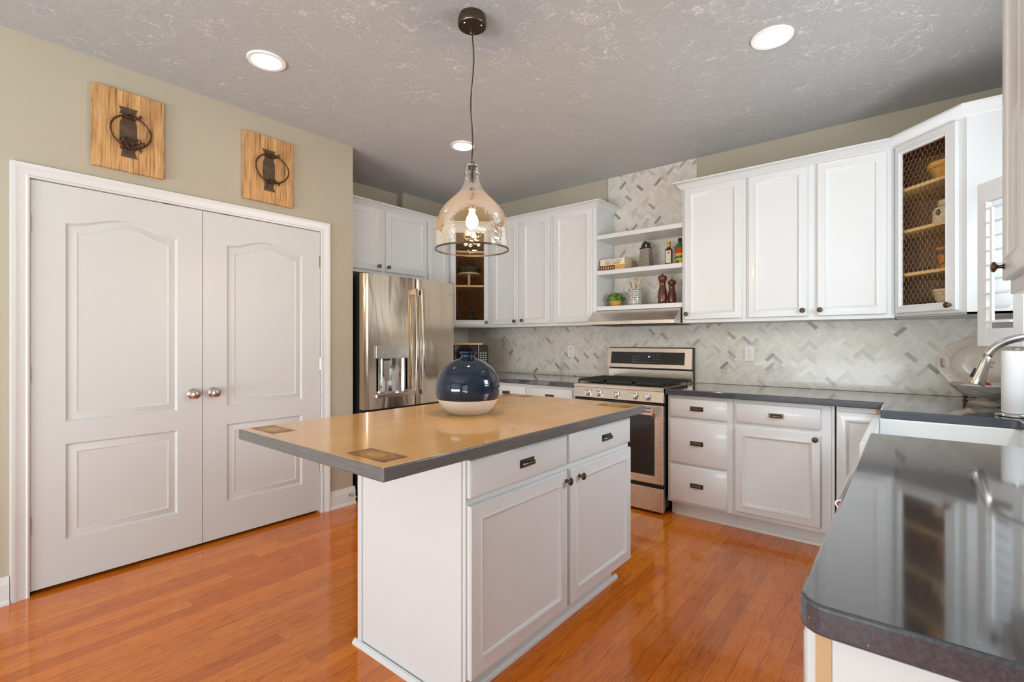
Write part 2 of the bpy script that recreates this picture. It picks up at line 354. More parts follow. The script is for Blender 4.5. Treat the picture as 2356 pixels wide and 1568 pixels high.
        if bevel:
            b = o.modifiers.new('bevel', 'BEVEL'); b.width = bevel; b.segments = seg; b.limit_method = 'ANGLE'; b.angle_limit = R(50)
        for k, val in tags.items(): o[k] = val
        return o
def struct(o): o['kind'] = 'structure'; return o
def thing(name, label, cat, loc=(0, 0, 0), rz=0, group=None):
    o = bpy.data.objects.new(name, None); COL.objects.link(o); o.empty_display_size = .05
    o.location = loc; o.rotation_euler = (0, 0, rz); o['label'] = label; o['category'] = cat
    if group: o['group'] = group
    return o
def tag(o, label, cat, group=None):
    o['label'] = label; o['category'] = cat
    if group: o['group'] = group
    return o
def share(src, name, parent, loc, rot=(0, 0, 0)):
    o = src.copy(); o.name = name; COL.objects.link(o); o.parent = parent; o.location = loc; o.rotation_euler = rot; return o
def text(body, size, m, parent, loc, rot, name='lettering', ext=.0004, sx=1, bold=0):
    c = bpy.data.curves.new(name, 'FONT'); c.body = body; c.size = size; c.extrude = ext; c.align_x = 'CENTER'; c.align_y = 'CENTER'; c.offset = bold
    t = bpy.data.objects.new(name, c); me = bpy.data.meshes.new_from_object(t); bpy.data.objects.remove(t)
    me.materials.append(M[m]); o = bpy.data.objects.new(name, me); COL.objects.link(o); o.parent = parent; o.location = loc; o.rotation_euler = rot; o.scale = (sx, 1, 1)
    return o

# ================================================================== ROOM
XL, XR, YB, YF, ZC = -3.335, .57, 4.045, -3.5, 2.743
XF1, XF2, YR = -4.05, -3.96, 2.141
def wallbox(name, m, *boxes):
    b = MB()
    for x in boxes: b.box(*x)
    return struct(b.build(name, m))
wallbox('floor', 'floor', (XF1 - .2, XR + .15, YF - .15, YB + .15, -.12, 0))
wallbox('ceiling', 'ceiling', (XF1 - .2, XR + .15, YF - .15, YB + .15, ZC, ZC + .12))
OY0, OY1, OZ = .340, 1.889, 2.058
wallbox('wall_left', 'wall', (XL - .12, XL, YF, OY0, 0, ZC), (XL - .12, XL, OY1, YR - .001, 0, ZC), (XL - .12, XL, OY0, OY1, OZ, ZC),
        (XL - .62, XL - .5, YF, YR, 0, ZC), (XL - .5, XL - .12, YR - .12, YR - .001, 0, ZC), (XL - .5, XL - .12, -.1, 0, 0, ZC))
wallbox('wall_fridge', 'wall', (XF1 - .12, XF1, YR - .12, 3.105, 0, ZC), (XF1 - .12, XF2, 3.105, YB, 0, ZC), (XF1, XL - .5, YR - .12, YR - .001, 0, ZC))
wallbox('wall_range', 'wall', (XF1 - .12, XR + .12, YB, YB + .12, 0, ZC))
# right wall with the sink window and a tall garden window behind the camera
wallbox('wall_sink', 'wall', (XR, XR + .12, 3.05, YB, 0, ZC), (XR, XR + .12, 2.2, 3.05, 0, 1.19), (XR, XR + .12, 2.2, 3.05, 2.05, ZC),
        (XR, XR + .12, -.7, 2.2, 0, ZC), (XR, XR + .12, -2.8, -.7, 2.3, ZC), (XR, XR + .12, -2.8, -.7, 0, .3), (XR, XR + .12, YF, -2.8, 0, ZC))
wallbox('wall_back', 'wall', (XL, XR, YF - .12, YF, 2.4, ZC), (XL, XR, YF - .12, YF, 0, .3), (XL, -3.05, YF - .12, YF, .3, 2.4), (-.05, XR, YF - .12, YF, .3, 2.4))
def window(name, wall, a0, a1, z0, z1, n):
    b = MB(); p = MB(); t = .045
    def bx(mb, u0, u1, w0, w1, d0=-.03, d1=.015):
        if wall == 'x': mb.box(XR + .06 + d0, XR + .06 + d1, u0, u1, w0, w1)
        else: mb.box(u0, u1, YF - .06 + d0, YF - .06 + d1, w0, w1)
    bx(b, a0, a0 + t, z0, z1); bx(b, a1 - t, a1, z0, z1); bx(b, a0 + t, a1 - t, z0, z0 + t); bx(b, a0 + t, a1 - t, z1 - t, z1)
    for k in range(1, n): u = a0 + (a1 - a0) * k / n; bx(b, u - .02, u + .02, z0 + t, z1 - t)
    zm = (z0 + z1) / 2
    o = struct(b.build(name, 'trim')); bx(p, a0 + t, a1 - t, z0 + t, z1 - t, -.01, -.006); p.build('window_pane', 'pane', o); return o
window('window_1', 'x', 2.2, 3.05, 1.19, 2.05, 2)
window('window_2', 'x', -2.8, -.7, .3, 2.3, 3)
window('window_3', 'y', -3.05, -.05, .3, 2.4, 4)

# baseboards
bbp = [(0, 0), (.014, 0), (.014, .095), (.009, .112), (.006, .13), (0, .131)]
def bboard(name, y0, y1):
    b = MB(); b.extr(bbp, y0, y1, lambda p, q, t: (XL + p + .0005, t, q)); b.extr([(.0145, 0), (.026, 0), (.024, .012), (.0145, .022)], y0, y1, lambda p, q, t: (XL + p, t, q))
    return struct(b.build(name, 'trim'))
bboard('baseboard_left', YF, OY0 - .055); bboard('baseboard_pantry', OY1 + .055, YR + .014)
struct(MB().box(XL - .35, XL + .0005, YR, YR + .014, 0, .13).build('baseboard_return', 'trim'))
# door casing with mitred stepped profile
cp = [(0, 0), (0, .010), (.008, .014), (.014, .009), (.030, .012), (.044, .016), (.050, .020), (.066, .020), (.068, 0)]   # (outwards, proud)
def casing():
    b = MB(); n = len(cp); i0, i1, zt = .353, 1.876, 2.047
    rings = []
    def ring(fn): rings.append([fn(u, p) for u, p in cp])
    ring(lambda u, p: (XL + p, i0 - u + .002, 0)); ring(lambda u, p: (XL + p, i0 - u + .002, zt + u)); ring(lambda u, p: (XL + p, i1 + u - .002, zt + u)); ring(lambda u, p: (XL + p, i1 + u - .002, 0))
    vs = sum(rings, []); fs = []
    for r in range(3):
        for k in range(n): fs.append((r * n + k, r * n + (k + 1) % n, (r + 1) * n + (k + 1) % n, (r + 1) * n + k))
    fs += [tuple(range(n)), tuple(range(3 * n, 4 * n))]
    b.add(vs, fs)
    # jamb lining
    b.box(XL - .12, XL, OY0, i0, 0, OZ); b.box(XL - .12, XL, i1, OY1, 0, OZ); b.box(XL - .12, XL, i0, i1, zt, OZ)
    return struct(b.build('trim_1', 'trim', smooth=True))
casing()

# pantry doors
def leaf(name, y0, y1, knob_y, hinge_y):
    b = MB(); z0, z1 = .022, 2.043; X = XL - .004; w = y1 - y0
    pa, pb = y0 + (w - .490) / 2, y0 + (w + .490) / 2
    if hinge_y < y0 + .1: pa -= .0; pb -= .0
    N = 24
    def arch(y, ins):
        u = (y - (pa + pb) / 2) / ((pb - pa) / 2 - ins) ; u = max(-1, min(1, u)); return 1.852 + .055 * .5 * (1 + math.cos(PI * u)) - ins
    def pt(y, z, d=0): return (X - d, y, z)
    # face strips
    def q(a, b_, c, d): b.add([pt(*a), pt(*b_), pt(*c), pt(*d)], [(0, 1, 2, 3)])
    lo0, lo1, hi0 = .238, .725, .838
    q((y0, z0), (pa, z0), (pa, z1), (y0, z1)); q((pb, z0), (y1, z0), (y1, z1), (pb, z1))
    q((pa, z0), (pb, z0), (pb, lo0), (pa, lo0)); q((pa, lo1), (pb, lo1), (pb, hi0), (pa, hi0))
    ys = [pa + (pb - pa) * k / N for k in range(N + 1)]
    for k in range(N): q((ys[k], arch(ys[k], 0)), (ys[k + 1], arch(ys[k + 1], 0)), (ys[k + 1], z1), (ys[k], z1))
    # sides/back
    T = .034
    b.add([pt(y0, z0), pt(y1, z0), pt(y1, z1), pt(y0, z1), pt(y0, z0, T), pt(y1, z0, T), pt(y1, z1, T), pt(y0, z1, T)], [(0, 1, 5, 4), (1, 2, 6, 5), (2, 3, 7, 6), (3, 0, 4, 7), (4, 5, 6, 7)])
    prof = [(0, 0), (.003, .006), (.010, .0115), (.044, .0025), (.048, .005), (.053, .005)]
    def loop_arch(ins):
        yy = [pa + ins + (pb - pa - 2 * ins) * k / N for k in range(N + 1)]
        return [(pa + ins, hi0 + ins), (pb - ins, hi0 + ins)] + [(y, arch(y, ins)) for y in reversed(yy)]
    def loop_rect(ins): return [(pa + ins, lo0 + ins), (pb - ins, lo0 + ins), (pb - ins, lo1 - ins), (pa + ins, lo1 - ins)]
    for lp in (loop_arch, loop_rect):
        rings = [[pt(y, z, d) for y, z in lp(i)] for i, d in prof]; n = len(rings[0]); vs = sum(rings, [])
        fs = [(r * n + k, r * n + (k + 1) % n, (r + 1) * n + (k + 1) % n, (r + 1) * n + k) for r in range(len(prof) - 1) for k in range(n)]
        fs.append(tuple((len(prof) - 1) * n + k for k in range(n))); b.add(vs, fs)
    o = struct(b.build(name, 'door', smooth=True))
    h = MB(); h.lathe([(.031, 0), (.031, .004), (.026, .009), (.012, .012), (.011, .026), (.016, .030), (.026, .040), (.029, .050), (.027, .060), (.018, .068), (.0, .070)], (X, knob_y, .934), 28, 'x')
    h.build('door_handle', 'nickel', o, smooth=True)
    for hz in (.343, 1.084, 1.826):
        k = MB(); k.cyl((X + .007, hinge_y, hz), .0062, -.043, .043, 12); k.box(X - .001, X + .002, hinge_y - .011, hinge_y + .0, hz - .041, hz + .041)
        for zz in (-.018, .0, .018): k.cyl((X + .007, hinge_y, hz), .0068, zz - .0008, zz + .0008, 12)
        k.build('hinge', 'nickel', o, smooth=True)
    b2 = MB(); yy = y1 - .18 if hinge_y < y0 + .1 else y0 + .13; b2.box(X - .02, X + .003, yy - .03, yy + .03, z1 - .0005, z1 + .004); b2.build('catch', 'bronze', o)
    return o
leaf('door_1', .357, 1.1085, 1.057, .354); leaf('door_2', 1.112, 1.872, 1.167, 1.8745)

# ================================================================== HERRINGBONE TILE
def clip(poly, x0, x1, z0, z1):
    for ax, lim, sg in ((0, x0, 1), (0, x1, -1), (1, z0, 1), (1, z1, -1)):
        out = []
        for i in range(len(poly)):
            a, b = poly[i], poly[(i + 1) % len(poly)]; da, db = (a[ax] - lim) * sg, (b[ax] - lim) * sg
            if da >= 0: out.append(a)
            if (da < 0) != (db < 0): t = da / (da - db); out.append((a[0] + (b[0] - a[0]) * t, a[1] + (b[1] - a[1]) * t))
        poly = out
        if len(poly) < 3: return None
    return poly
PAL = [((.77, .735, .68), 50), ((.74, .70, .63), 22), ((.79, .76, .71), 14), ((.61, .585, .54), 5), ((.46, .43, .39), 2.6), ((.35, .32, .285), 1.6), ((.73, .65, .52), 1), ((.68, .65, .60), 9)]
def tiles(regions, fn, tfn):
    g_ = .0018; w = .0256; n = 3; b = MB(); cols = []; rng = random.Random(3)
    for x0, x1, z0, z1 in regions:
        for m in range(-30, 31):
            for t in range(-140, 141):
                for kind in (0, 1):
                    if kind == 0: x, y, a, c = t + 2 * n * m, t, n, 1
                    else: x, y, a, c = t + n + 2 * n * m, t - n + 1, 1, n
                    if (t * 7919 + m * 104729 + kind * 31) and True: pass
                    e_ = g_ / w / 2
                    pl = [(x + e_, y + e_), (x + a - e_, y + e_), (x + a - e_, y + c - e_), (x + e_, y + c - e_)]
                    s_ = w * .70710678; pl = [((p - q) * s_ - 1.7, (p + q) * s_ + 1.6) for p, q in pl]
                    if max(p[0] for p in pl) < x0 or min(p[0] for p in pl) > x1 or max(p[1] for p in pl) < z0 or min(p[1] for p in pl) > z1: continue
                    rr = random.Random(t * 7919 + m * 104729 + kind * 31)
                    c_ = rr.choices([p[0] for p in PAL], [p[1] for p in PAL])[0]; j = rr.uniform(.94, 1.05)
                    pl = clip(pl, x0, x1, z0, z1)
                    if not pl: continue
                    b.add([fn(p, q) for p, q in pl], [tuple(range(len(pl)))]); cols.append(tuple(v * j for v in c_))
        
    return b, cols
def tile_obj(name, regions, fn, backs, label):
    b, cols = tiles(regions, fn, None)
    me = bpy.data.meshes.new(name); me.from_pydata(b.v, [], b.f); at = me.color_attributes.new('tone', 'FLOAT_COLOR', 'CORNER')
    for p, c in zip(me.polygons, cols):
        for li in p.loop_indices: at.data[li].color = (*c, 1)
    me.materials.append(M['tile']); o = bpy.data.objects.new(name, me); COL.objects.link(o)
    gb = MB()
    for q in backs: gb.box(*q)
    gb.build('grout_bed', 'grout', o)
    return tag(o, label, 'tile')
yt = YB - .009
o = tile_obj('tile_backsplash', [(XF2 + .002, XR - .002, .912, 1.386), (-2.155, -1.353, 1.386, ZC - .001)], lambda p, q: (p, yt, q),
         [(XF2 + .001, XR - .001, yt + .0008, YB - .0005, .912, 1.3868), (-2.156, -1.352, yt + .0008, YB - .0005, 1.3868, ZC - .0005)], 'marble herringbone tile covering the range wall and the column above the shelves')
tile_obj('tile_backsplash', [(3.14, YB - .012, .912, 1.386)], lambda p, q: (XF2 + .009, p, q), [(XF2 + .0005, XF2 + .0082, 3.14, YB - .0095, .912, 1.3868)], 'short strip of marble herringbone tile on the side wall behind the microwave')

# ================================================================== CABINETS
FP = lambda st: [(0, .020), (0, .0035), (.0035, 0), (st - .014, 0), (st - .009, -.003), (st - .004, -.001), (st, .004), (st + .004, .0075), (st + .010, .0085)]
def knob_mesh():
    b = MB(); b.lathe([(.0085, 0), (.0085, -.003), (.0055, -.006), (.005, -.014), (.010, -.018), (.0155, -.021), (.0165, -.024), (.0145, -.0285), (.008, -.031), (0, -.032)], (0, 0, 0), 20, 'y'); return b
def pull_mesh():
    b = MB(); b.box(-.044, .044, -.0025, 0, -.0155, .0155)
    N, K = 14, 10; vs = []; fs = []
    for i in range(N + 1):
        x = -.037 + .074 * i / N; e_ = max(0, abs(x) - .026) / .011; r = math.sqrt(max(0, 1 - e_ * e_))
        for k in range(K + 1):
            a = PI * k / K * .78; vs.append((x, -.0025 - .020 * r * math.sin(a), -.011 * 0 + .0125 * r * math.cos(a) - .001))
    for i in range(N):
        for k in range(K): q = i * (K + 1) + k; fs.append((q, q + 1, q + K + 2, q + K + 1))
    b.add(vs, fs); return b
protoK = [None]; protoP = [None]
def knob(parent, x, z, y=-.020):
    if protoK[0] is None: protoK[0] = knob_mesh().build('knob', 'bronze', parent, (x, y, z), smooth=True); return protoK[0]
    return share(protoK[0], 'knob', parent, (x, y, z))
def pull(parent, x, z, y=-.020):
    if protoP[0] is None:
        protoP[0] = pull_mesh().build('pull', 'bronze', parent, (x, y, z), smooth=True); return protoP[0]
    return share(protoP[0], 'pull', parent, (x, y, z))
def cabinet(name, label, loc, rz, w, dep, z0, z1, doors=(), drawers=(), toe=0, group=None, stile=.055, body=None, cat='cabinet', x0=0, kind='overlay'):
    t = thing(name, label, cat, (loc[0], loc[1], z0 if not toe else 0), rz, group); zb = z0 if not toe else 0
    if body: body(t, zb)
    else:
        b = MB()
        if toe: b.box(x0, w, 0, dep, toe - zb, z1 - zb); b.box(x0, w, .075, dep, 0, toe)
        else: b.box(x0, w, 0, dep, z0 - zb, z1 - zb)
        b.build('body', 'white', t, bevel=.0015)
    for (a, b_, c, d, kx, kz) in doors:
        m = MB(); m.loops(0, b_ - a, 0, d - c, [(i, y - .020) for i, y in FP(stile)])
        dd = m.build('door', 'white', t, (a, -.0008, c - zb), smooth=True)
        if kx is not None: knob(dd, kx - a, kz - c)
    for (a, b_, c, d, kx) in drawers:
        m = MB(); m.loops(0, b_ - a, 0, d - c, [(0, 0), (0, -.013), (.004, -.017), (.010, -.020)])
        dd = m.build('drawer', 'white', t, (a, -.0008, c - zb), smooth=True)
        if kx is not None: pull(dd, kx - a, (d - c) / 2)
    return t
G1 = 'white wall cabinets'; G2 = 'white base cabinets'
UZ0, UZ1 = 1.3875, 2.42
UY = 3.715
ox = -.896
# right of the hood
cabinet('wall_cabinet', 'white single door wall cabinet directly right of the open shelves', (-1.352, UY), 0, .452, YB - UY - .011, UZ0, UZ1, [(.023, .429, 1.413, 2.397, .040, 1.452)], group=G1)
cabinet('wall_cabinet', 'white double door wall cabinet between single door cabinet and wire front corner cabinet', (-.899, UY), 0, .824, YB - UY - .011, UZ0, UZ1,
        [(.018, .376, 1.413, 2.397, .349, 1.450), (.430, .787, 1.413, 2.397, .446, 1.450)], group=G1)
# left of the shelves
cabinet('wall_cabinet', 'white single door wall cabinet directly left of the open shelves, end panel showing', (-2.551, UY), 0, .456, YB - UY - .011, UZ0, UZ1, [(.024, .422, 1.415, 2.400, None, None)], group=G1)
cabinet('wall_cabinet', 'white double door wall cabinet partly behind the glass pendant', (-3.333, UY), 0, .781, YB - UY - .011, UZ0, UZ1,
        [(.059, .385, 1.415, 2.400, .354, 1.442), (.428, .758, 1.415, 2.400, .445, 1.446)], group=G1)
# fridge wall (local x -> +Y, faces +X)
cabinet('wall_cabinet', 'short white double door cabinet above the refrigerator', (-3.62, YR + .002), R(90), .980, .33, 1.835, UZ1,
        [(.012, .462, 1.862, 2.40, .418, 1.902), (.500, .966, 1.862, 2.40, .518, 1.902)], group=G1)
cabinet('wall_cabinet', 'narrow white wall cabinet between the refrigerator cabinet and the left corner cabinet', (-3.62, 3.124), R(90), .304, .33, UZ0, UZ1, [(.012, .268, 1.415, 2.40, None, None)], group=G1)

# open corner cabinets with wire-mesh doors
def corner_cab(name, label, A, rz, pent, L, doorx, openx, openz, shelves, knobx, knobz, wire=True):
    t = thing(name, label, 'cabinet', (A[0], A[1], UZ0), rz, 'corner cabinets with wire mesh doors'); H_ = UZ1 - UZ0
    Mi = Matrix.Rotation(-rz, 2)
    loc = [tuple(Mi @ (Vector(p) - Vector(A))) for p in pent]     # local polygon, first edge is the face
    def inset_wall(b, p, q, th, z0, z1):
        d = (Vector(q) - Vector(p)).normalized(); n = Vector((-d.y, d.x)) * th
        b.prism([p, q, (q[0] + n.x, q[1] + n.y), (p[0] + n.x, p[1] + n.y)], z0, z1)
    b = MB(); n = len(loc)
    for i in range(1, n):
        p, q = loc[i], loc[(i + 1) % n]; inset_wall(b, p, q, .004, 0, H_)
    b.prism([(x, y) for x, y in loc], 0, .012)
    b.prism([(x, y) for x, y in loc], H_ - .012, H_)
    # face frame
    fx0, fx1, fz0, fz1 = openx[0] - .034, openx[1] + .028, openz[0] - UZ0 - .01, openz[1] - UZ0 + .01
    for q in ((0, fx0, 0, H_), (fx1, L, 0, H_), (fx0, fx1, 0, fz0), (fx0, fx1, fz1, H_)): b.box(q[0], q[1], 0, .019, q[2], q[3])
    b.build('body', 'white', t)
    c = MB()
    cx_, cy_ = sum(p[0] for p in loc) / n, sum(p[1] for p in loc) / n
    inn = [(cx_ + (x - cx_) * .965, cy_ + (y - cy_) * .965) for x, y in loc]
    for i in range(1, n):
        p, q = inn[i], inn[(i + 1) % n]; inset_wall(c, p, q, .004, .0125, H_ - .0125)
    c.prism(inn, .0125, .0155); c.prism(inn, H_ - .0155, H_ - .0125)
    c.build('interior', 'cabwood', t, label='honey brown wood lining')
    for sz in shelves:
        s_ = MB(); sh = [(cx_ + (x - cx_) * .94, cy_ + (y - cy_) * .94) for x, y in loc]; s_.prism(sh, sz - .018 - UZ0, sz - UZ0); s_.build('shelf', 'shelfedge', t, label='honey coloured shelf')
    d = MB(); a0, a1 = doorx; z0, z1 = 1.413 - UZ0, 2.397 - UZ0; o0, o1 = openx; w0, w1 = openz[0] - UZ0, openz[1] - UZ0
    def fr(i, y): return [(a0 + i, y, z0 + i), (a1 - i, y, z0 + i), (a1 - i, y, z1 - i), (a0 + i, y, z1 - i)]
    def fo(i, y): return [(o0 - i, y, w0 - i), (o1 + i, y, w0 - i), (o1 + i, y, w1 + i), (o0 - i, y, w1 + i)]
    rings = [fr(0, -.001), fr(0, -.0175), fr(.0035, -.021), fo(.014, -.021), fo(.009, -.024), fo(.003, -.020), fo(0, -.014), fo(0, -.001), fr(0, -.001)]
    vs = sum(rings, []); fs = [(r * 4 + k, r * 4 + (k + 1) % 4, (r + 1) * 4 + (k + 1) % 4, (r + 1) * 4 + k) for r in range(len(rings) - 1) for k in range(4)]
    d.add(vs, fs); dd = d.build('door', 'white', t, smooth=True); knob(dd, knobx, knobz - UZ0, -.021)
    if wire:
        wm = MB(); s_ = .0165; hx = s_ * math.sqrt(3); rw = .0008; y = -.008
        def seg(p, q):
            pts = clip_seg(p, q, o0, o1, w0, w1)
            if not pts: return
            (x1_, z1_), (x2_, z2_) = pts; dx, dz = x2_ - x1_, z2_ - z1_; l = math.hypot(dx, dz)
            if l < 1e-5: return
            nx, nz = -dz / l * rw, dx / l * rw
            wm.add([(x1_ + nx, y, z1_ + nz), (x1_ - nx, y, z1_ - nz), (x1_, y - 1.6 * rw, z1_), (x2_ + nx, y, z2_ + nz), (x2_ - nx, y, z2_ - nz), (x2_, y - 1.6 * rw, z2_)], [(0, 1, 4, 3), (1, 2, 5, 4), (2, 0, 3, 5)])
        def clip_seg(p, q, x0, x1, zz0, zz1):
            t0, t1 = 0., 1.; dx, dz = q[0] - p[0], q[1] - p[1]
            for pp, qq in ((-dx, p[0] - x0), (dx, x1 - p[0]), (-dz, p[1] - zz0), (dz, zz1 - p[1])):
                if abs(pp) < 1e-9:
                    if qq < 0: return None
                else:
                    r = qq / pp
                    if pp < 0: t0 = max(t0, r)
                    else: t1 = min(t1, r)
            return None if t0 >= t1 else ((p[0] + t0 * dx, p[1] + t0 * dz), (p[0] + t1 * dx, p[1] + t1 * dz))
        for j in range(-1, int((w1 - w0) / (1.5 * s_)) + 3):
            for i in range(-1, int((o1 - o0) / hx) + 3):
                cx = o0 + (i + .5 * (j % 2)) * hx; cz = w0 + j * 1.5 * s_
                top = (cx, cz + s_); tr = (cx + hx / 2, cz + s_ / 2); br = (cx + hx / 2, cz - s_ / 2); tl = (cx - hx / 2, cz + s_ / 2)
                seg(top, tr); seg(tr, br); seg(top, tl)
        wm.build('wire_mesh', 'wire', dd, label='hexagonal chicken wire panel')
    return t
AR = (-.0735, UY)
corner_cab('corner_cabinet', 'white angled corner cabinet with chicken wire door beside the window', AR, R(-45), [(-.0735, 3.715), (.2235, 3.418), (XR - .002, 3.418), (XR - .002, YB - .011), (-.0735, YB - .011)], .420,
           (.020, .381), (.056, .320), (1.458, 2.345), (1.648, 1.902, 2.147), .352, 1.440)
AL = (-3.6185, 3.4315)
corner_cab('corner_cabinet', 'white angled corner cabinet with chicken wire door beside the refrigerator', AL, R(45), [(-3.6185, 3.4315), (-3.335, 3.715), (-3.335, YB - .011), (XF2 + .011, YB - .011), (XF2 + .011, 3.4315)], .401,
           (.012, .386), (.062, .345), (1.462, 2.345), (1.82, 2.17), .368, 1.438)

# crown moulding (continuous runs)
crp = [(0, 2.398), (.006, 2.398), (.010, 2.408), (.022, 2.416), (.030, 2.428), (.048, 2.440), (.060, 2.443), (.060, 2.453), (0, 2.453)]
def crown(name, path, label):
    b = MB(); n = len(crp); rings = []
    P_ = [Vector(p) for p in path]
    for i, p in enumerate(P_):
        def nrm(a, b_): d = (b_ - a).normalized(); return Vector((d.y, -d.x))
        if i == 0: m = nrm(P_[0], P_[1])
        elif i == len(P_) - 1: m = nrm(P_[-2], P_[-1])
        else: a_, b2 = nrm(P_[i - 1], P_[i]), nrm(P_[i], P_[i + 1]); m = (a_ + b2); m = m / (1 + a_.dot(b2))
        rings.append([(p.x + m.x * q, p.y + m.y * q, z) for q, z in crp])
    vs = sum(rings, []); fs = [(r * n + k, r * n + (k + 1) % n, (r + 1) * n + (k + 1) % n, (r + 1) * n + k) for r in range(len(rings) - 1) for k in range(n)]
    fs += [tuple(range(n)), tuple((len(rings) - 1) * n + k for k in range(n))]; b.add(vs, fs)
    return tag(b.build(name, 'white', smooth=True), label, 'moulding')
e0 = .0218
crown('crown_moulding', [(-1.352 - .0, YB - .011), (-1.352, UY - e0 + .02), (-.0735, UY - e0 + .02), (.2235, 3.418 - e0 + .02), (XR - .002, 3.418 - e0 + .02)], 'white crown moulding along the wall cabinets right of the shelves')
crown('crown_moulding', [(-3.6175, YR + .002), (-3.6175, 3.4305), (-3.334, 3.7125), (-2.0945, 3.7125), (-2.0945, YB - .011)], 'white crown moulding along the wall cabinets left of the shelves and over the refrigerator')

# near wall cabinet at the right edge of the photo (faces -X)
t = cabinet('wall_cabinet', 'white wall cabinet cut off by the right edge, nearest the camera, over the long worktop', (.240, 2.154), R(-90), 1.25, .328, 1.395, UZ1 + .02,
            [(.024, .40, 1.436, 2.44, .075, 1.475), (.42, .80, 1.436, 2.44, .76, 1.475)], group=G1, stile=.07)

# open shelves between cabinets, hood
for z, lb in ((2.155, 'topmost empty white floating shelf under the tiled column'), (1.85, 'middle white floating shelf holding books, grater and bottles'), (1.545, 'lowest white floating shelf above the range hood, holding plant and crock')):
    b = MB(); b.box(-2.0925, -1.3535, 3.71, YB - .010, z - .036, z); tag(b.build('floating_shelf', 'white', bevel=.002), lb, 'shelf', 'open shelves above the range')
t = thing('range_hood', 'slim stainless steel under-shelf range hood above the stove', 'range hood', (-1.735, 3.57, 1.383))
hb = MB(); hx = .375
hb.extr([(0, .001), (0, .029), (.145, .124), (.46, .124), (.46, .001)], -hx, hx, lambda p, q, s: (s, p, q)); hb.build('canopy', 'steelx', t, bevel=.0015)
for k in range(5): MB().lathe([(.0085, 0), (.0085, -.004), (.006, -.007), (0, -.0075)], (0, 0, 0), 14, 'y').build('button', 'chrome', t, (-.052 + k * .021, 0, .015), smooth=True)
MB().box(-hx + .03, hx - .03, .03, .43, -.004, 0).build('filter_panel', 'iron', t)

# ---------- base cabinets right of range
BY = 3.43
cabinet('base_cabinet', 'white base cabinet with three drawers right of the range', (-1.352, BY), 0, .444, YB - BY - .002, 0, .868, (), [(.020, .409, .716, .846, .210), (.020, .409, .392, .690, .210), (.020, .409, .120, .378, .210)], toe=.104, group=G2)
cabinet('base_cabinet', 'white base cabinet with one drawer over one door, beside the three drawer unit', (-.907, BY), 0, .545, YB - BY - .002, 0, .868, [(.015, .491, .134, .684, .465, .661)], [(.015, .491, .718, .844, .255)], toe=.104, group=G2)
def gapbody(t, zb):
    b = MB(); b.box(0, .0135, 0, .61, .104, .868); b.box(.0225, .258, 0, .61, .104, .868); b.box(0, .258, .075, .61, 0, .103); b.build('body', 'white', t)
t = cabinet('base_cabinet', 'white corner base cabinet with partly hidden door at the inside corner', (-.361, BY), 0, .258, YB - BY - .002, 0, .868, [(.024, .25, .134, .838, None, None)], (), toe=.104, group=G2, body=gapbody)
MB().box(.208, .2575, -.012, -.0005, .842, .868).build('filler_block', 'rawwood', t, label='unpainted wood filler block')
# toe trim
tag(MB().extr([(0, 0), (.014, 0), (.012, .014), (0, .024)], -1.325, -.11, lambda p, q, s: (s, BY + .0745 - p, q)).build('shoe_moulding', 'trim'), 'white shoe moulding along the floor under the base cabinets right of the range', 'moulding')
# ---------- base cabinets left of range
cabinet('base_cabinet', 'white base cabinet immediately left of the range, mostly hidden by island', (-2.62, BY), 0, .488, YB - BY - .002, 0, .868, [(.02, .47, .134, .684, .05, .65)], [(.02, .47, .716, .846, .245)], toe=.104, group=G2)
cabinet('base_cabinet', 'white base cabinet behind the vase, second from the range on its left', (-3.09, BY), 0, .469, YB - BY - .002, 0, .868, [(.02, .45, .134, .684, .05, .65)], [(.02, .45, .716, .846, .235)], toe=.104, group=G2)

# ---------- sink run (faces -X): local x -> -Y
SX = -.098
def sinkrun(y_hi, y_lo, lab, **k): return cabinet('base_cabinet', lab, (SX, y_hi), R(-90), y_hi - y_lo, XR - SX - .002, 0, .868, toe=.104, group=G2, **k)
sinkrun(1.630, .775, 'white base cabinet at the near end of the long worktop, end panel showing', doors=[(.02, .42, .134, .684, .38, .65), (.435, .835, .134, .684, .475, .65)], drawers=[(.02, .42, .716, .846, .22), (.435, .835, .716, .846, .63)])
t = thing('end_panel', 'white panel closing the near end of the long worktop with a bare wood edge', 'panel', (0, .775, 0))
MB().box(SX + .018, XR - .002, -.012, -.0005, 0, .868).build('panel', 'white', t); MB().box(SX - .001, SX + .0175, -.012, -.0005, 0, .868).build('edge_strip', 'rawwood', t, label='bare wood edge strip')
# dishwasher
t = thing('dishwasher', 'stainless dishwasher under the long worktop with bar handle and red end cap', 'dishwasher', (SX, 2.238, 0), R(-90))
MB().box(0, .603, 0, .6, .10, .866).build('tub', 'black', t); MB().box(.002, .601, -.022, -.0008, .11, .862).build('door', 'steelx', t, bevel=.003)
hd = MB(); hd.cyl((0, -.056, .795), .011, .012, .600, 18, 'x'); hd.box(.02, .04, -.056, -.022, .787, .803); hd.box(.555, .575, -.056, -.022, .787, .803); hh_ = hd.build('handle', 'chrome', t, smooth=True)
MB().cyl((0, -.056, .795), .0085, .600, .6025, 18, 'x').build('end_cap', 'redcap', hh_, smooth=True, label='red round end cap')
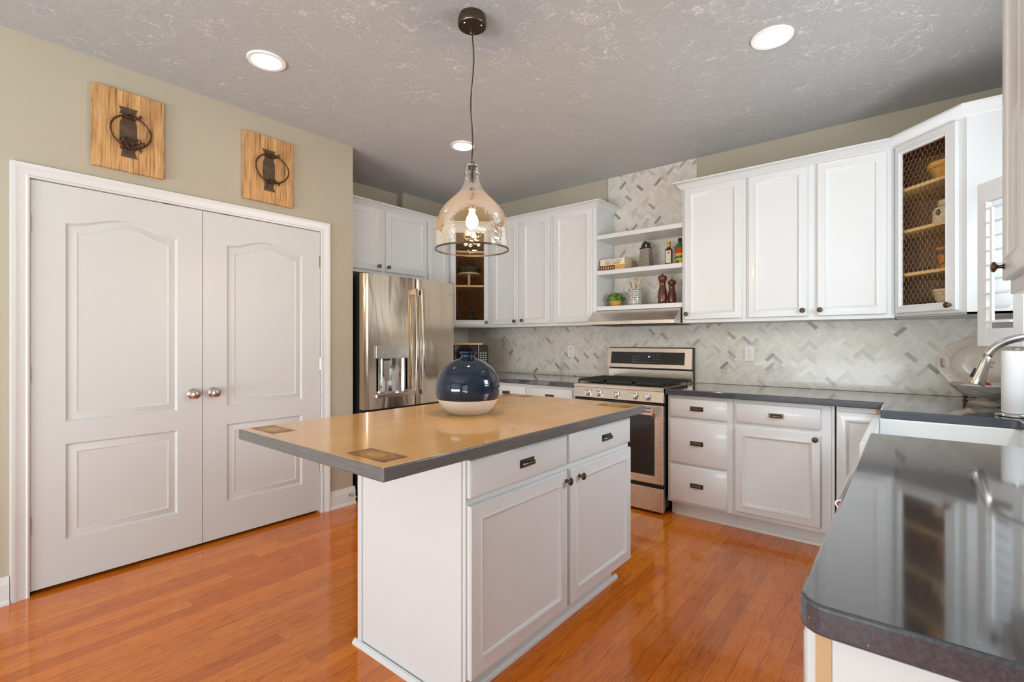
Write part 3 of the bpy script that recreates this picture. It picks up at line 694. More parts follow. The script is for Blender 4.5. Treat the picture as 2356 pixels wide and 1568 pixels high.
# farmhouse sink
t = thing('farmhouse_sink', 'white apron front farmhouse sink set in the long worktop', 'sink', (0, 0, .63))
b = MB(); sx0, sx1, sy0, sy1 = -.150, .395, 2.241, 3.04
b.box(sx0, sx0 + .03, sy0, sy1, 0, .2385); b.box(sx0 + .03, sx1, sy0, sy0 + .03, 0, .2385); b.box(sx0 + .03, sx1, sy1 - .03, sy1, 0, .2385); b.box(sx1 - .03, sx1, sy0 + .03, sy1 - .03, 0, .2385); b.box(sx0 + .03, sx1 - .03, sy0 + .03, sy1 - .03, 0, .03)
b.build('basin', 'porcelain', t, bevel=.006, seg=3)
MB().cyl((.12, 2.64, .031), .045, 0, .003, 24).build('drain', 'chrome', t)
sb = thing('base_cabinet', 'white sink base cabinet below the farmhouse sink', 'cabinet', (SX, 3.038, 0), R(-90), G2)
MB().box(0, .796, 0, .6, .104, .628).build('body', 'white', sb)
for a, b_ in ((.02, .39), (.405, .775)):
    m = MB(); m.loops(0, b_ - a, 0, .46, [(i, y - .020) for i, y in FP(.055)]); dd = m.build('door', 'white', sb, (a, -.0008, .134), smooth=True)

# ---------- worktops
def rc(cx, cy, r, a0, a1, n=6): return [(cx + r * math.cos(R(a0 + (a1 - a0) * k / n)), cy + r * math.sin(R(a0 + (a1 - a0) * k / n))) for k in range(n + 1)]
CT0, CT1 = .8695, .910
cx0 = -.117
poly = [(-1.358, YB - .010), (-1.358, 3.387)] + [(cx0, 3.387)] + [(cx0, 3.022)] + rc(.33, 2.992, .03, 90, 0) + rc(.33, 2.275, .03, 0, -90) + rc(cx0 + .015, 2.23, .015, 90, 180) + rc(cx0 + .035, .735 + .035, .035, 180, 270) + [(XR - .002, .735), (XR - .002, YB - .010)]
tag(MB().prism(poly, CT0, CT1).build('countertop', 'quartz', bevel=.005, seg=3), 'dark grey speckled quartz worktop running from the range round past the sink', 'worktop')
poly = [(-2.1205, YB - .010), (XF2 + .010, YB - .010), (XF2 + .010, 3.150), (-3.315, 3.150), (-3.315, 3.40), (-2.1205, 3.40)]
tag(MB().prism(poly, CT0, CT1).build('countertop', 'quartz', bevel=.005, seg=3), 'short dark grey quartz worktop left of the range under the microwave', 'worktop')
cabinet('base_cabinet', 'white corner base cabinet under the microwave beside the refrigerator', (-3.335, 3.15), R(90), .278, .60, 0, .868, (), (), toe=.104, group=G2)
tag(MB().box(XF2 + .02, -3.095, BY + .002, YB - .003, .0, .868).build('corner_carcass', 'white'), 'plain white corner cabinet carcass behind the refrigerator side unit', 'cabinet')

# ================================================================== RANGE
t = thing('gas_range', 'stainless steel freestanding gas range with five knobs and black oven window', 'stove', (-1.7395, 3.385, 0))
hw = .374
MB().box(-hw, hw, .032, .60, .045, .905).build('body', 'black', t, bevel=.002)
MB().box(-hw + .02, hw - .02, .06, .55, .0, .045).build('plinth', 'black', t)
b = MB(); b.extr([(-.004, .885), (-.004, .908), (.0, .915), (.585, .915), (.585, .885)], -hw, hw, lambda p, q, s: (s, p, q)); b.build('cooktop', 'steelx', t, bevel=.002)
b = MB(); b.extr([(.004, .884), (-.012, .806), (.03, .800), (.03, .884)], -hw, hw, lambda p, q, s: (s, p, q)); b.build('control_panel', 'steelx', t, bevel=.0015)
for kx in (-.243, -.147, .003, .154, .252):
    kb = MB(); kb.lathe([(.029, .002), (.029, -.004), (.024, -.006)], (0, 0, 0), 24, 'y'); kb.lathe([(.022, -.005), (.021, -.026), (.018, -.030), (0, -.031)], (0, 0, 0), 24, 'y'); kb.box(-.004, .004, -.036, -.029, -.019, .019)
    kb.build('knob', 'chrome', t, (kx, -.007, .845), smooth=True)
dr = MB(); dr.box(-hw + .002, hw - .002, -.010, .030, .218, .785); d_ = dr.build('oven_door', 'steelx', t, bevel=.004)
MB().box(-hw + .065, hw - .065, -.0125, -.0102, .276, .712).build('window', 'blackglass', d_, bevel=.001)
hb = MB(); hb.cyl((0, -.062, .752), .0125, -.315, .315, 18, 'x')
for s in (-1, 1):
    hb.extr([(-.010, .700), (-.010, .752), (-.055, .772), (-.075, .765), (-.075, .742), (-.058, .738), (-.030, .700)], s * .318 - .009, s * .318 + .009, lambda p, q, u: (u, p, q))
hh_ = hb.build('handle', 'steelx', d_, smooth=True); MB().cyl((0, -.068, .753), .008, .3275, .3295, 16, 'x').build('end_cap', 'redcap', hh_)
MB().box(-hw + .002, hw - .002, -.010, .030, .020, .190).build('drawer', 'steelx', t, bevel=.004)
MB().box(-hw + .01, hw - .01, -.004, .0315, .788, .799).build('vent_slot', 'black', t)
# grates + burners
for gx in (-.245, 0, .245):
    gb = MB(); w_ = .118
    for yy in (.045, .50): gb.box(gx - w_, gx + w_, yy, yy + .012, .935, .951)
    for xx in (-w_, w_ - .012): gb.box(gx + xx, gx + xx + .012, .045, .512, .935, .951)
    for k in range(9): yy = .095 + k * .047; gb.box(gx - w_ - (.012 if gx < 0 else 0), gx + w_ + (.012 if gx > 0 else 0), yy, yy + .008, .940, .956)
    for xx in (-.04, .04): gb.box(gx + xx - .004, gx + xx + .004, .05, .505, .938, .952)
    for xx in (-w_ + .006, w_ - .006):
        for yy in (.05, .505): gb.box(gx + xx - .006, gx + xx + .006, yy - .006, yy + .006, .915, .94)
    gb.build('grate', 'iron', t, (0, 0, -.009), bevel=.001)
for bx_, by_, br in ((-.245, .15, .04), (-.245, .40, .035), (0, .28, .045), (.245, .15, .045), (.245, .40, .035)):
    MB().lathe([(br + .012, .9155), (br + .012, .922), (br, .924), (br, .932), (br - .006, .934)], (bx_, by_, 0), 24).build('burner', 'iron', t, smooth=True)
# backguard
b = MB(); b.extr([(.585, .9155), (.585, 1.005), (.610, 1.005), (.610, .9155)], -hw, hw, lambda p, q, s: (s, p, q)); b.build('rear_riser', 'steelx', t, bevel=.001)
b = MB(); b.box(-hw - .0, hw + .002, .605, .645, .9155, 1.195); b.build('backguard_housing', 'black', t)
b = MB(); b.extr([(.566, 1.020), (.590, 1.188), (.604, 1.188), (.604, 1.020)], -hw - .010, hw - .001, lambda p, q, s: (s, p, q)); cp_ = b.build('control_display', 'steelx', t, bevel=.0015)
sl = math.atan2(.024, .168)
def onslant(x, u, off): return (x, .566 + .024 * u / .168 - off, 1.020 + u)
b = MB(); x0, x1 = -.345, .315
b.add([onslant(x0, .032, .0008), onslant(x1, .032, .0008), onslant(x1, .135, .0008), onslant(x0, .135, .0008), onslant(x0, .032, .0022), onslant(x1, .032, .0022), onslant(x1, .135, .0022), onslant(x0, .135, .0022)], [(4, 5, 6, 7), (0, 1, 5, 4), (1, 2, 6, 5), (2, 3, 7, 6), (3, 0, 4, 7)])
scr = b.build('screen', 'blackglass', cp_)
text('07', .017, 'display', scr, onslant(.012, .095, .003), (R(90) - sl, 0, 0), 'digits', bold=.0004)
mk = MB()
rng = random.Random(5)
for gx0, nx, nz, dx in ((-.135, 4, 3, .017), (.055, 3, 4, .02), (.12, 1, 2, .0)):
    for i in range(nx):
        for j in range(nz):
            p = onslant(gx0 + i * dx, .050 + j * .022, .0026); mk.box(p[0] - .004, p[0] + .004, p[1] - .0004, p[1], p[2] - .0012, p[2] + .0012)
for i in range(6): p = onslant(-.06 + i * .022, .048, .0026); mk.box(p[0] - .005, p[0] + .005, p[1] - .0004, p[1], p[2] - .0014, p[2] + .0014)
mk.build('touch_marks', 'marks', scr)

# ================================================================== REFRIGERATOR (local x->+Y, front -y -> +X)
FY0, FY1 = 2.168, 3.128; FW = FY1 - FY0
t = thing('refrigerator', 'stainless french door refrigerator with water dispenser beside the pantry wall', 'refrigerator', (-3.29, FY0, 0), R(90))
MB().box(0, FW, 0, .64, .03, 1.765).build('body', 'black', t, bevel=.003); MB().box(.03, FW - .03, .03, .6, 0, .03).build('feet_base', 'black', t)
def bulge(x0, x1, z0, z1, xa, xb, mname, nm, parent, th=.058, amp=.020, hole=None):
    b = MB(); N = 22
    def yf(x):
        u = (x - xa) / (xb - xa) * 2 - 1; e_ = min(x - x0, x1 - x); ed = .012 * (1 - min(1, e_ / .02)) ** 2
        return -th - amp * (1 - u * u) + ed
    xs = [x0 + (x1 - x0) * (k / N) for k in range(N + 1)]
    if hole: xs = sorted(set(xs + [hole[0], hole[1]]))
    zs = [z0, z1] if not hole else [z0, hole[2], hole[3], z1]
    for i in range(len(xs) - 1):
        a, c = xs[i], xs[i + 1]
        for j in range(len(zs) - 1):
            if hole and j == 1 and a >= hole[0] - 1e-6 and c <= hole[1] + 1e-6: continue
            b.add([(a, yf(a), zs[j]), (c, yf(c), zs[j]), (c, yf(c), zs[j + 1]), (a, yf(a), zs[j + 1])], [(0, 1, 2, 3)])
        b.add([(a, yf(a), z0), (c, yf(c), z0), (c, -.002, z0), (a, -.002, z0)], [(0, 1, 2, 3)]); b.add([(a, yf(a), z1), (c, yf(c), z1), (c, -.002, z1), (a, -.002, z1)], [(0, 1, 2, 3)])
    b.add([(x0, yf(x0), z0), (x0, -.002, z0), (x0, -.002, z1), (x0, yf(x0), z1)], [(0, 1, 2, 3)]); b.add([(x1, yf(x1), z0), (x1, -.002, z0), (x1, -.002, z1), (x1, yf(x1), z1)], [(0, 1, 2, 3)])
    if hole:
        h0, h1, k0, k1 = hole; D = -.012
        for x in (h0, h1): b.add([(x, yf(x), k0), (x, D, k0), (x, D, k1), (x, yf(x), k1)], [(0, 1, 2, 3)])
        b.add([(h0, D, k0), (h1, D, k0), (h1, D, k1), (h0, D, k1)], [(0, 1, 2, 3)]); b.add([(h0, yf(h0), k0), (h1, yf(h1), k0), (h1, D, k0), (h0, D, k0)], [(0, 1, 2, 3)]); b.add([(h0, yf(h0), k1), (h1, yf(h1), k1), (h1, D, k1), (h0, D, k1)], [(0, 1, 2, 3)])
    me = b; o = me.build(nm, mname, parent); bm = bmesh.new(); bm.from_mesh(o.data); bmesh.ops.remove_doubles(bm, verts=bm.verts, dist=1e-5); bmesh.ops.recalc_face_normals(bm, faces=bm.faces); bm.to_mesh(o.data); bm.free()
    for p in o.data.polygons: p.use_smooth = True
    o.data.set_sharp_from_angle(angle=R(35)); return o
sp_ = .497
dl = bulge(0, sp_ - .004, .72, 1.772, 0, FW, 'steelz', 'left_door', t, hole=(.108, .402, .835, 1.112))
dr_ = bulge(sp_ + .004, FW, .72, 1.772, 0, FW, 'steelz', 'right_door', t)
dz = bulge(0, FW, .05, .70, 0, FW, 'steelz', 'freezer_drawer', t)
# dispenser
MB().box(.098, .412, -.084, -.070, 1.116, 1.214).build('dispenser_panel', 'nickel', dl, bevel=.002)
db = MB()
for k in range(12):
    a0, a1 = PI * k / 12, PI * (k + 1) / 12; x_ = lambda a: .255 - .130 * math.cos(a); y_ = lambda a: -.070 + .050 * math.sin(a)
    db.add([(x_(a0), y_(a0), .838), (x_(a1), y_(a1), .838), (x_(a1), y_(a1), 1.110), (x_(a0), y_(a0), 1.110)], [(0, 1, 2, 3)])
db.build('dispenser_recess', 'chrome', dl, smooth='all')
MB().box(.185, .235, -.066, -.058, .935, 1.095).build('dispenser_paddle', 'nickel', dl, bevel=.003)
MB().box(.178, .243, -.066, -.055, 1.096, 1.110).build('dispenser_nozzle', 'black', dl)
MB().box(.100, .410, -.090, -.068, .806, .834).build('drip_tray', 'nickel', dl, bevel=.003)
mk = MB()
for x_, z_, w_ in ((.14, 1.185, .02), (.14, 1.158, .02), (.37, 1.185, .015), (.37, 1.158, .015), (.21, 1.128, .01), (.255, 1.128, .02), (.30, 1.128, .02), (.35, 1.128, .01)): mk.box(x_, x_ + w_, -.0846, -.0842, z_ - .0012, z_ + .0012)
mk.build('dispenser_marks', 'marks', dl)
def fhandle(parent, x):
    b = MB(); pts = [(x, -.118 - .014 * math.sin(PI * k / 14), .80 + .885 * k / 14) for k in range(15)]
    vs = []; fs = []
    for px_, py_, pz_ in pts: vs += [(px_ - .013, py_ - .006, pz_), (px_ + .013, py_ - .006, pz_), (px_ + .013, py_ + .008, pz_), (px_ - .013, py_ + .008, pz_)]
    for i in range(14):
        for k in range(4): fs.append((i * 4 + k, i * 4 + (k + 1) % 4, i * 4 + 4 + (k + 1) % 4, i * 4 + 4 + k))
    fs += [(0, 1, 2, 3), (56, 57, 58, 59)]; b.add(vs, fs); h = b.build('handle', 'steelz', parent, bevel=.002, smooth=True)
    for z_ in (.825, 1.655): MB().box(x - .010, x + .010, -.113, -.072, z_ - .022, z_ + .022).build('bracket', 'chrome', h, bevel=.002)
fhandle(dl, .462); fhandle(dr_, .532)
for x_ in (.03, FW - .03): MB().box(x_ - .025, x_ + .025, -.05, .03, 1.7655, 1.778).build('hinge_cap', 'black', t)
bd = MB(); bd.box(.878, .908, -.0705, -.0655, 1.653, 1.683); bg_ = bd.build('badge', 'chrome', dr_, bevel=.001)
MB().tube([(.893 + .0085 * math.cos(2 * PI * k / 20), -.0712, 1.668 + .0085 * math.sin(2 * PI * k / 20)) for k in range(20)], .0014, 6, True).build('badge_ring', 'ink', bg_)

# ================================================================== MICROWAVE + board on top
t = thing('microwave', 'black microwave oven in the corner beside the refrigerator', 'microwave', (-3.545, 3.205, .912), R(45))
wM, hM, dM = .485, .300, .34
MB().box(0, wM, .012, dM, .008, hM).build('body', 'black', t, bevel=.004)
MB().box(0, wM * .80, 0, .0115, .010, hM - .002).build('door', 'blackglass', t, bevel=.002); MB().box(wM * .805, wM * .815, -.004, .0115, .010, hM - .002).build('door_trim', 'nickel', t)
cpn = MB().box(wM * .82, wM, 0, .0115, .010, hM - .002).build('control_panel', 'black', t, bevel=.002)
mk = MB()
for j in range(9):
    for i in range(3): mk.box(wM * .84 + i * .024, wM * .84 + i * .024 + .014, -.0006, -.0001, .04 + j * .022, .05 + j * .022)
mk.build('keypad', 'marks', cpn)
for x_ in (.03, wM - .03):
    for y_ in (.04, dM - .04): MB().cyl((x_, y_, 0), .012, -.0005, .008, 12).build('foot', 'black', t)
tag(MB().box(.0, .40, .02, .30, 0, .018).build('cutting_board', 'shelfedge', None, (-3.53, 3.235, .912 + .3005), (0, 0, R(45)), bevel=.003), 'honey wood cutting board lying on top of the microwave', 'cutting board')

# ================================================================== ISLAND
t = thing('kitchen_island', 'white two door island cabinet with two drawers, in the middle of the floor', 'island', (-1.160, 1.172, 0), R(90))
b = MB(); b.box(0, 1.218, 0, .60, .095, .8725); b.box(0, 1.14, .055, .60, 0, .095); b.build('body', 'white', t, bevel=.0015)
MB().box(-.006, -.0005, .014, .612, 0, .872).build('end_panel', 'white', t); 
MB().box(-.012, -.0065, .585, .612, 0, .872).build('corner_batten', 'white', t)
for (a, b_, kx) in ((.007, .600, .587), (.628, 1.210, .693)):
    m = MB(); m.loops(0, b_ - a, 0, .585, [(i, y - .020) for i, y in FP(.060)]); dd = m.build('door', 'white', t, (a, -.0008, .109), smooth=True); knob(dd, kx - a, .545)
for (a, b_, kx) in ((.007, .600, .313), (.618, 1.210, .944)):
    m = MB(); m.loops(0, b_ - a, 0, .128, [(0, 0), (0, -.013), (.004, -.017), (.010, -.020)]); dd = m.build('drawer', 'white', t, (a, -.0008, .720), smooth=True); pull(dd, kx - a, .066)
qr = [(0, 0), (.016, 0), (.014, .010), (.008, .017), (0, .020)]
b = MB(); b.extr(qr, .03, .628, lambda p, q, s: (-.0125 - p, s, q)); b.build('end_shoe', 'trim', t)
b = MB(); b.extr(qr, -.02, 1.178, lambda p, q, s: (s, .0545 - p - .001, q)); b.build('front_shoe', 'trim', t)
t = thing('island_worktop', 'thick wooden plank island worktop with grey painted edges', 'worktop', (-1.5355, 1.606, .874))
hx_, hy_ = .4565, .823
b = MB(); b.prism([(-hx_, -hy_), (hx_, -hy_), (hx_, hy_), (-hx_, hy_)], 0, .040)
b.mi = [1, 0, 1, 1, 1, 1]
b.build('slab', ['islandtop', 'islandedge'], t, bevel=.006, seg=3)
inl = MB().box(-.090, .090, -.043, .043, 0, .0005)
first = inl.build('inlay', 'inlay', t, (.315, -.743, .0402)); first['label'] = 'burnt patterned corner inlay'
for px_, py_ in ((-.345, -.743), (-.345, .743), (.345, .700)): share(first, 'inlay', t, (px_, py_, .0402))

# vase
t = thing('vase', 'round navy glazed vase with cream base in the middle of the island', 'vase', (-1.597, 1.630, .9142))
b = MB(); b.lathe([(.002, .0), (.083, .0), (.088, .002), (.112, .022), (.131, .048), (.141, .070)], n=64); b.build('base', 'cream', t, smooth=True, label='unglazed cream base')
b = MB(); b.lathe([(.1412, .070), (.146, .090), (.1485, .115), (.147, .140), (.142, .165), (.131, .190), (.115, .212), (.093, .231), (.068, .245), (.045, .253), (.035, .258), (.031, .264), (.031, .272), (.036, .278), (.040, .281), (.040, .285), (.034, .286), (.029, .282), (.027, .26), (.0, .255)], n=64)
b.build('glazed_body', 'navy', t, smooth=True, label='glossy navy glaze')

# ================================================================== PENDANT
PX, PY = -1.562, 1.622
t = thing('pendant_lamp', 'clear glass bell pendant lamp hanging over the island', 'pendant lamp', (PX, PY, 1.669))
b = MB(); b.lathe([(.0, 1.024), (.062, 1.024), (.066, 1.030), (.066, 1.050), (.060, 1.0735), (0, 1.0735)], n=40)
b.lathe([(.0065, 1.010), (.0065, 1.026)], n=12); b.build('canopy', 'bronze', t, smooth=True)
for a in (.4, 2.5, 4.6): MB().ball((.045 * math.cos(a), .045 * math.sin(a), 1.024), .005, 10).build('canopy_screw', 'chrome', t, smooth='all')
b = MB(); b.tube([(.013 * math.cos(2 * PI * k / 18), 0, 1.000 + .013 * math.sin(2 * PI * k / 18)) for k in range(18)], .0018, 6, True)
b.tube([(.012 * math.cos(2 * PI * k / 18), 0, .392 + .014 * math.sin(2 * PI * k / 18)) for k in range(18)], .002, 6, True); b.build('hook_ring', 'bronze', t, smooth='all')
pts = []
for k in range(40):
    s = k / 39; z = .998 - s * .60; pts.append((.011 * math.sin(s * 8.6 + .2) * math.sin(PI * s) ** .5 , .004 * math.sin(s * 5), z))
MB().tube(pts, .0028, 8).build('cord', 'bronze', t, smooth='all'); MB().tube([(p[0] * .3 - .002, p[1], p[2]) for p in pts], .0008, 5).build('safety_wire', 'nickel', t)
prof = [(.166, .0), (.1675, .03), (.1680, .066), (.1665, .10), (.160, .135), (.147, .168), (.128, .196), (.103, .222), (.075, .248), (.055, .270), (.043, .295), (.035, .320), (.032, .342), (.034, .348), (.036, .354), (.034, .362), (.033, .370), (.034, .378)]
b = MB(); b.lathe(prof, n=72, cap=False); b.build('glass_shade', 'seedy', t, smooth='all', label='clear seeded glass shade')
b = MB(); n_ = 72; b.lathe([(.1655, -.003), (.1695, -.003), (.1695, .004), (.1655, .004), (.1655, -.003)], n=n_, cap=False); b.build('rim_band', 'bronze', t, smooth=True)
b = MB(); b.lathe([(0, .378), (.034, .378), (.035, .384), (.010, .388), (0, .389)], n=28); b.lathe([(.020, .296), (.022, .300), (.020, .303), (.008, .304)], n=20); b.build('neck_cap', 'nickel', t, smooth=True)
b = MB(); b.lathe([(.0065, .240), (.0065, .385)], n=12); b.build('stem', 'bronze', t, smooth=True)
b = MB(); b.lathe([(.008, .242), (.019, .236), (.021, .225), (.021, .190), (.018, .184), (0, .184)], n=20); b.build('socket', 'bronze', t, smooth=True)
b = MB(); b.lathe([(.012, .183), (.013, .172), (.016, .160), (.023, .150), (.0275, .136), (.028, .124), (.0245, .110), (.015, .100), (0, .096)], n=28, cap=False); b.build('bulb', 'bulb', t, smooth='all')

# ================================================================== RECESSED LIGHTS
def downlight(x, y, lab):
    t = thing('recessed_light', lab, 'ceiling light', (x, y, ZC - .012), 0, 'recessed ceiling lights')
    MB().lathe([(.072, .006), (.074, .002), (.092, .002), (.095, .007), (.095, .0115), (.072, .0115), (.072, .006)], n=40, cap=False).build('trim_ring', 'ring', t, smooth=True)
    MB().lathe([(0, .005), (.0715, .005), (.0715, .011), (0, .011)], n=40).build('lens', 'lens', t)
downlight(-2.655, 1.185, 'round recessed ceiling light nearest the pantry doors')
downlight(-.528, 2.664, 'round recessed ceiling light at the upper right over the sink side')
downlight(-2.651, 2.651, 'round recessed ceiling light in front of the refrigerator, just left of the pendant cord')
for x, y in ((-1.0, -2.3), (-2.6, -.9), (-2.3, -2.6)): downlight(x, y, 'round recessed ceiling light behind the camera')

# ================================================================== OUTLETS
def outlet(x, z, lab):
    t = thing('outlet', lab, 'outlet', (x, yt - .0006, z), 0, 'wall outlets')
    MB().loops(-.036, .036, -.060, .060, [(0, 0), (0, -.003), (.003, -.006)]).build('cover_plate', 'ring', t)
    for s in (-1, 1):
        b = MB(); b.lathe([(.0165, 0), (.0165, -.0078)], (0, 0, s * .0205), 20, 'y'); r = b.build('socket', 'ring', t, smooth=True)
        q = MB(); q.box(-.0075, -.0055, -.0084, -.0079, s * .0205 - .001, s * .0205 + .008); q.box(.0055, .0075, -.0084, -.0079, s * .0205 - .001, s * .0205 + .007); q.box(-.002, .002, -.0084, -.0079, s * .0205 - .010, s * .0205 - .006); q.build('slots', 'darkvoid', r)
outlet(-2.557, 1.151, 'white wall outlet left of the range'); outlet(-.955, 1.154, 'white wall outlet right of the range'); outlet(.185, 1.153, 'wall outlet half hidden behind the oval platter')

# ================================================================== WALL DECOR
def decor(lab, y0, y1, z0, z1, plate, ring, big):
    t = thing('wall_plaque', lab, 'wall decor', (XL + .001, (y0 + y1) / 2, (z0 + z1) / 2), 0, 'pine boards with iron door knockers')
    w, h = (y1 - y0) / 2, (z1 - z0) / 2; rng = random.Random(int(y0 * 100))
    b = MB(); N = 10; out = []
    for (a, c) in (((-w, -h), (w, -h)), ((w, -h), (w, h)), ((w, h), (-w, h)), ((-w, h), (-w, -h))):
        for k in range(N): s = k / N; out.append((a[0] + (c[0] - a[0]) * s + rng.uniform(-.0015, .0015), a[1] + (c[1] - a[1]) * s + rng.uniform(-.0015, .0015)))
    n = len(out); b.add([(0, y, z) for y, z in out] + [(.028, y, z) for y, z in out], [tuple(range(n)), tuple(range(n, 2 * n))] + [(i, (i + 1) % n, n + (i + 1) % n, n + i) for i in range(n)])
    b.build('board', 'pine', t, bevel=.002)
    cy, cz = (y0 + y1) / 2, (z0 + z1) / 2
    p0, p1, q0, q1 = plate; p0 -= cy; p1 -= cy; q0 -= cz; q1 -= cz; m = .010; 
    pl = [(p0 + .004, q0), (p1 + .002, q0), (p1 - m, q0 + .03), (p1 - m + .004, q0 + .06), (p1, q0 + .09), (p1, q1 - .09), (p1 - m, q1 - .06), (p1 - m, q1 - .03), (p1 + .002, q1), (p0 - .003, q1), (p0 + m, q1 - .03), (p0 + m, q1 - .06), (p0, q1 - .09), (p0, q0 + .09), (p0 + m, q0 + .06), (p0 + m, q0 + .03)]
    n = len(pl); b = MB(); b.add([(.0285, y, z) for y, z in pl] + [(.0325, y, z) for y, z in pl], [tuple(range(n - 1, -1, -1)), tuple(range(n, 2 * n))] + [(i, (i + 1) % n, n + (i + 1) % n, n + i) for i in range(n)]); b.build('back_plate', 'plate', t)
    ry0, ry1, rz0, rz1 = ring; ry0 -= cy; ry1 -= cy; rz0 -= cz; rz1 -= cz; rc_, rw_, zc_, rh_ = (ry0 + ry1) / 2, (ry1 - ry0) / 2, (rz0 + rz1) / 2, (rz1 - rz0) / 2
    b = MB(); X = .058; rr_ = .0048
    for s in (-1, 1):      # two bowed side rods that pinch at top and bottom
        pts = []
        for k in range(25):
            a = PI * k / 24; z = zc_ + rh_ * math.cos(a) * (1.0 if not big else .95); y = rc_ + s * (.014 + (rw_ - .014) * math.sin(a) ** 1.25)
            pts.append((X - .012 * abs(math.cos(a)), y, z))
        b.tube(pts, rr_, 8)
        for sg, zz in ((1, rz1), (-1, rz0)):      # curled scroll ends
            c = []
            for k in range(17):
                u = k / 16; a = u * PI * 1.5; rad = .024 * (1 - .55 * u); c.append((X - .006, rc_ + s * (.020 + .034 * u + rad * math.sin(a) * .5), zz + sg * (-.012 + rad * (1 - math.cos(a)) * .8)))
            b.tube(c, [rr_ * (1 - .4 * k / 16) for k in range(17)], 8)
    b.build('ring', 'wrought', t, smooth='all')
    for sg, zz in ((1, rz1), (-1, rz0)):
        b = MB()
        for k in range(5):
            yy = rc_ - .018 + k * .009; b.tube([(X - .004, yy, zz - sg * .006) if False else (X - .010 + .011 * math.cos(2 * PI * j / 12), yy, zz - sg * .008 + .011 * math.sin(2 * PI * j / 12)) for j in range(12)], .0042, 6, True)
        b.cyl((0, rc_, zz - sg * .008), .006, .0328, .056, 10, 'x')
        b.build('wire_wrap', 'wrought', t, smooth='all')
    if big:
        b = MB()
        for k in range(7):
            yy = rc_ - .045 + k * .015; zz = rz0 + .035 + (.006 if k % 2 else -.006)
            b.tube([(X + .004, yy - .012, zz - .010), (X + .008, yy - .004, zz + .010), (X + .004, yy + .010, zz + .012), (X, yy + .013, zz - .006), (X + .004, yy - .002, zz - .014)], .0042, 6, True)
        b.build('twisted_braid', 'wrought', t, smooth='all')
decor('larger weathered pine board with iron ring knocker above the left pantry door', .585, .903, 2.174, 2.606, (.700, .776, 2.25, 2.518), (.655, .833, 2.295, 2.475), True)
decor('smaller pine board with iron ring knocker above the right pantry door', 1.332, 1.656, 2.168, 2.606, (1.452, 1.529, 2.246, 2.517), (1.395, 1.611, 2.30, 2.485), False)

# door stop
t = thing('door_stop', 'small brass spring door stop on the baseboard beside the refrigerator', 'door stop', (XL + .027, 2.105, .075))
b = MB(); b.lathe([(.011, -.012), (.011, -.006), (.006, -.003), (.0055, .055)], n=14, axis='x'); b.build('stem', 'nickel', t, smooth=True); MB().lathe([(.008, .055), (.009, .066), (0, .069)], n=14, axis='x').build('tip', 'shelfedge', t, smooth=True)

# ================================================================== SHELF ITEMS
def book(lab, loc, w, d, h, cover, group='cookbooks'):
    t = thing('book', lab, 'book', loc, 0, group)
    b = MB(); b.box(0, w, 0, .004, 0, h); b.box(0, w, .004, d, 0, .003); b.box(0, w, .004, d, h - .003, h); b.build('cover', cover, t, bevel=.001); MB().box(.002, w - .002, .0045, d - .003, .0032, h - .0032).build('pages', 'pages', t); return t
t = book('gold and black cookbook lying under the cream one on the middle shelf', (-2.082, 3.735, 1.8505), .236, .20, .043, 'goldbook')
MB().box(.006, .150, -.0008, -.0001, .002, .041).build('spine_band', 'brownbook', t)
mk = MB()
for k in range(6): mk.box(.018 + k * .022, .028 + k * .022, -.0014, -.0009, .008, .034)
mk.build('spine_marks', 'mustard', t)
t = book('cream cookbook with dark lettering on its spine lying on the gold book', (-2.075, 3.745, 1.8940), .226, .235, .052, 'creambook')
text('HOW TO COOK', .021, 'ink', t, (.120, -.0006, .036), (R(90), 0, 0), bold=.0002); text('EVERYTHING', .0235, 'ink', t, (.113, -.0006, .014), (R(90), 0, 0), sx=1.05, bold=.0004)
MB().box(.020, .022, -.0006, -.0001, .008, .044).build('spine_rule', 'ink', t)
# grater
t = thing('box_grater', 'stainless box grater with black handle on the middle shelf', 'grater', (-1.712, 3.865, 1.8505), R(-8))
b = MB(); b0, b1, hz = (.056, .042), (.040, .028), .172
b.add([(-b0[0], -b0[1], 0), (b0[0], -b0[1], 0), (b0[0], b0[1], 0), (-b0[0], b0[1], 0), (-b1[0], -b1[1], hz), (b1[0], -b1[1], hz), (b1[0], b1[1], hz), (-b1[0], b1[1], hz)], [(0, 1, 5, 4), (1, 2, 6, 5), (2, 3, 7, 6), (3, 0, 4, 7), (4, 5, 6, 7), (3, 2, 1, 0)])
b.build('grating_body', 'grater', t, bevel=.004)
b = MB(); b.box(-.043, .043, -.031, .031, .168, .178)
pts = [(-.037 * math.cos(PI * k / 14), 0, .178 + .052 * math.sin(PI * k / 14)) for k in range(15)]; vs = []; fs = []
for k, p in enumerate(pts): 
    q = (p[0] * .45, 0, .178 + (p[2] - .178) * .80); vs += [(p[0], -.016, p[2]), (p[0], .016, p[2]), (q[0], .012, q[2]), (q[0], -.012, q[2])]
for k in range(14):
    for j in range(4): fs.append((k * 4 + j, k * 4 + (j + 1) % 4, k * 4 + 4 + (j + 1) % 4, k * 4 + 4 + j))
b.add(vs, fs); b.build('handle', 'black', t, smooth=True)
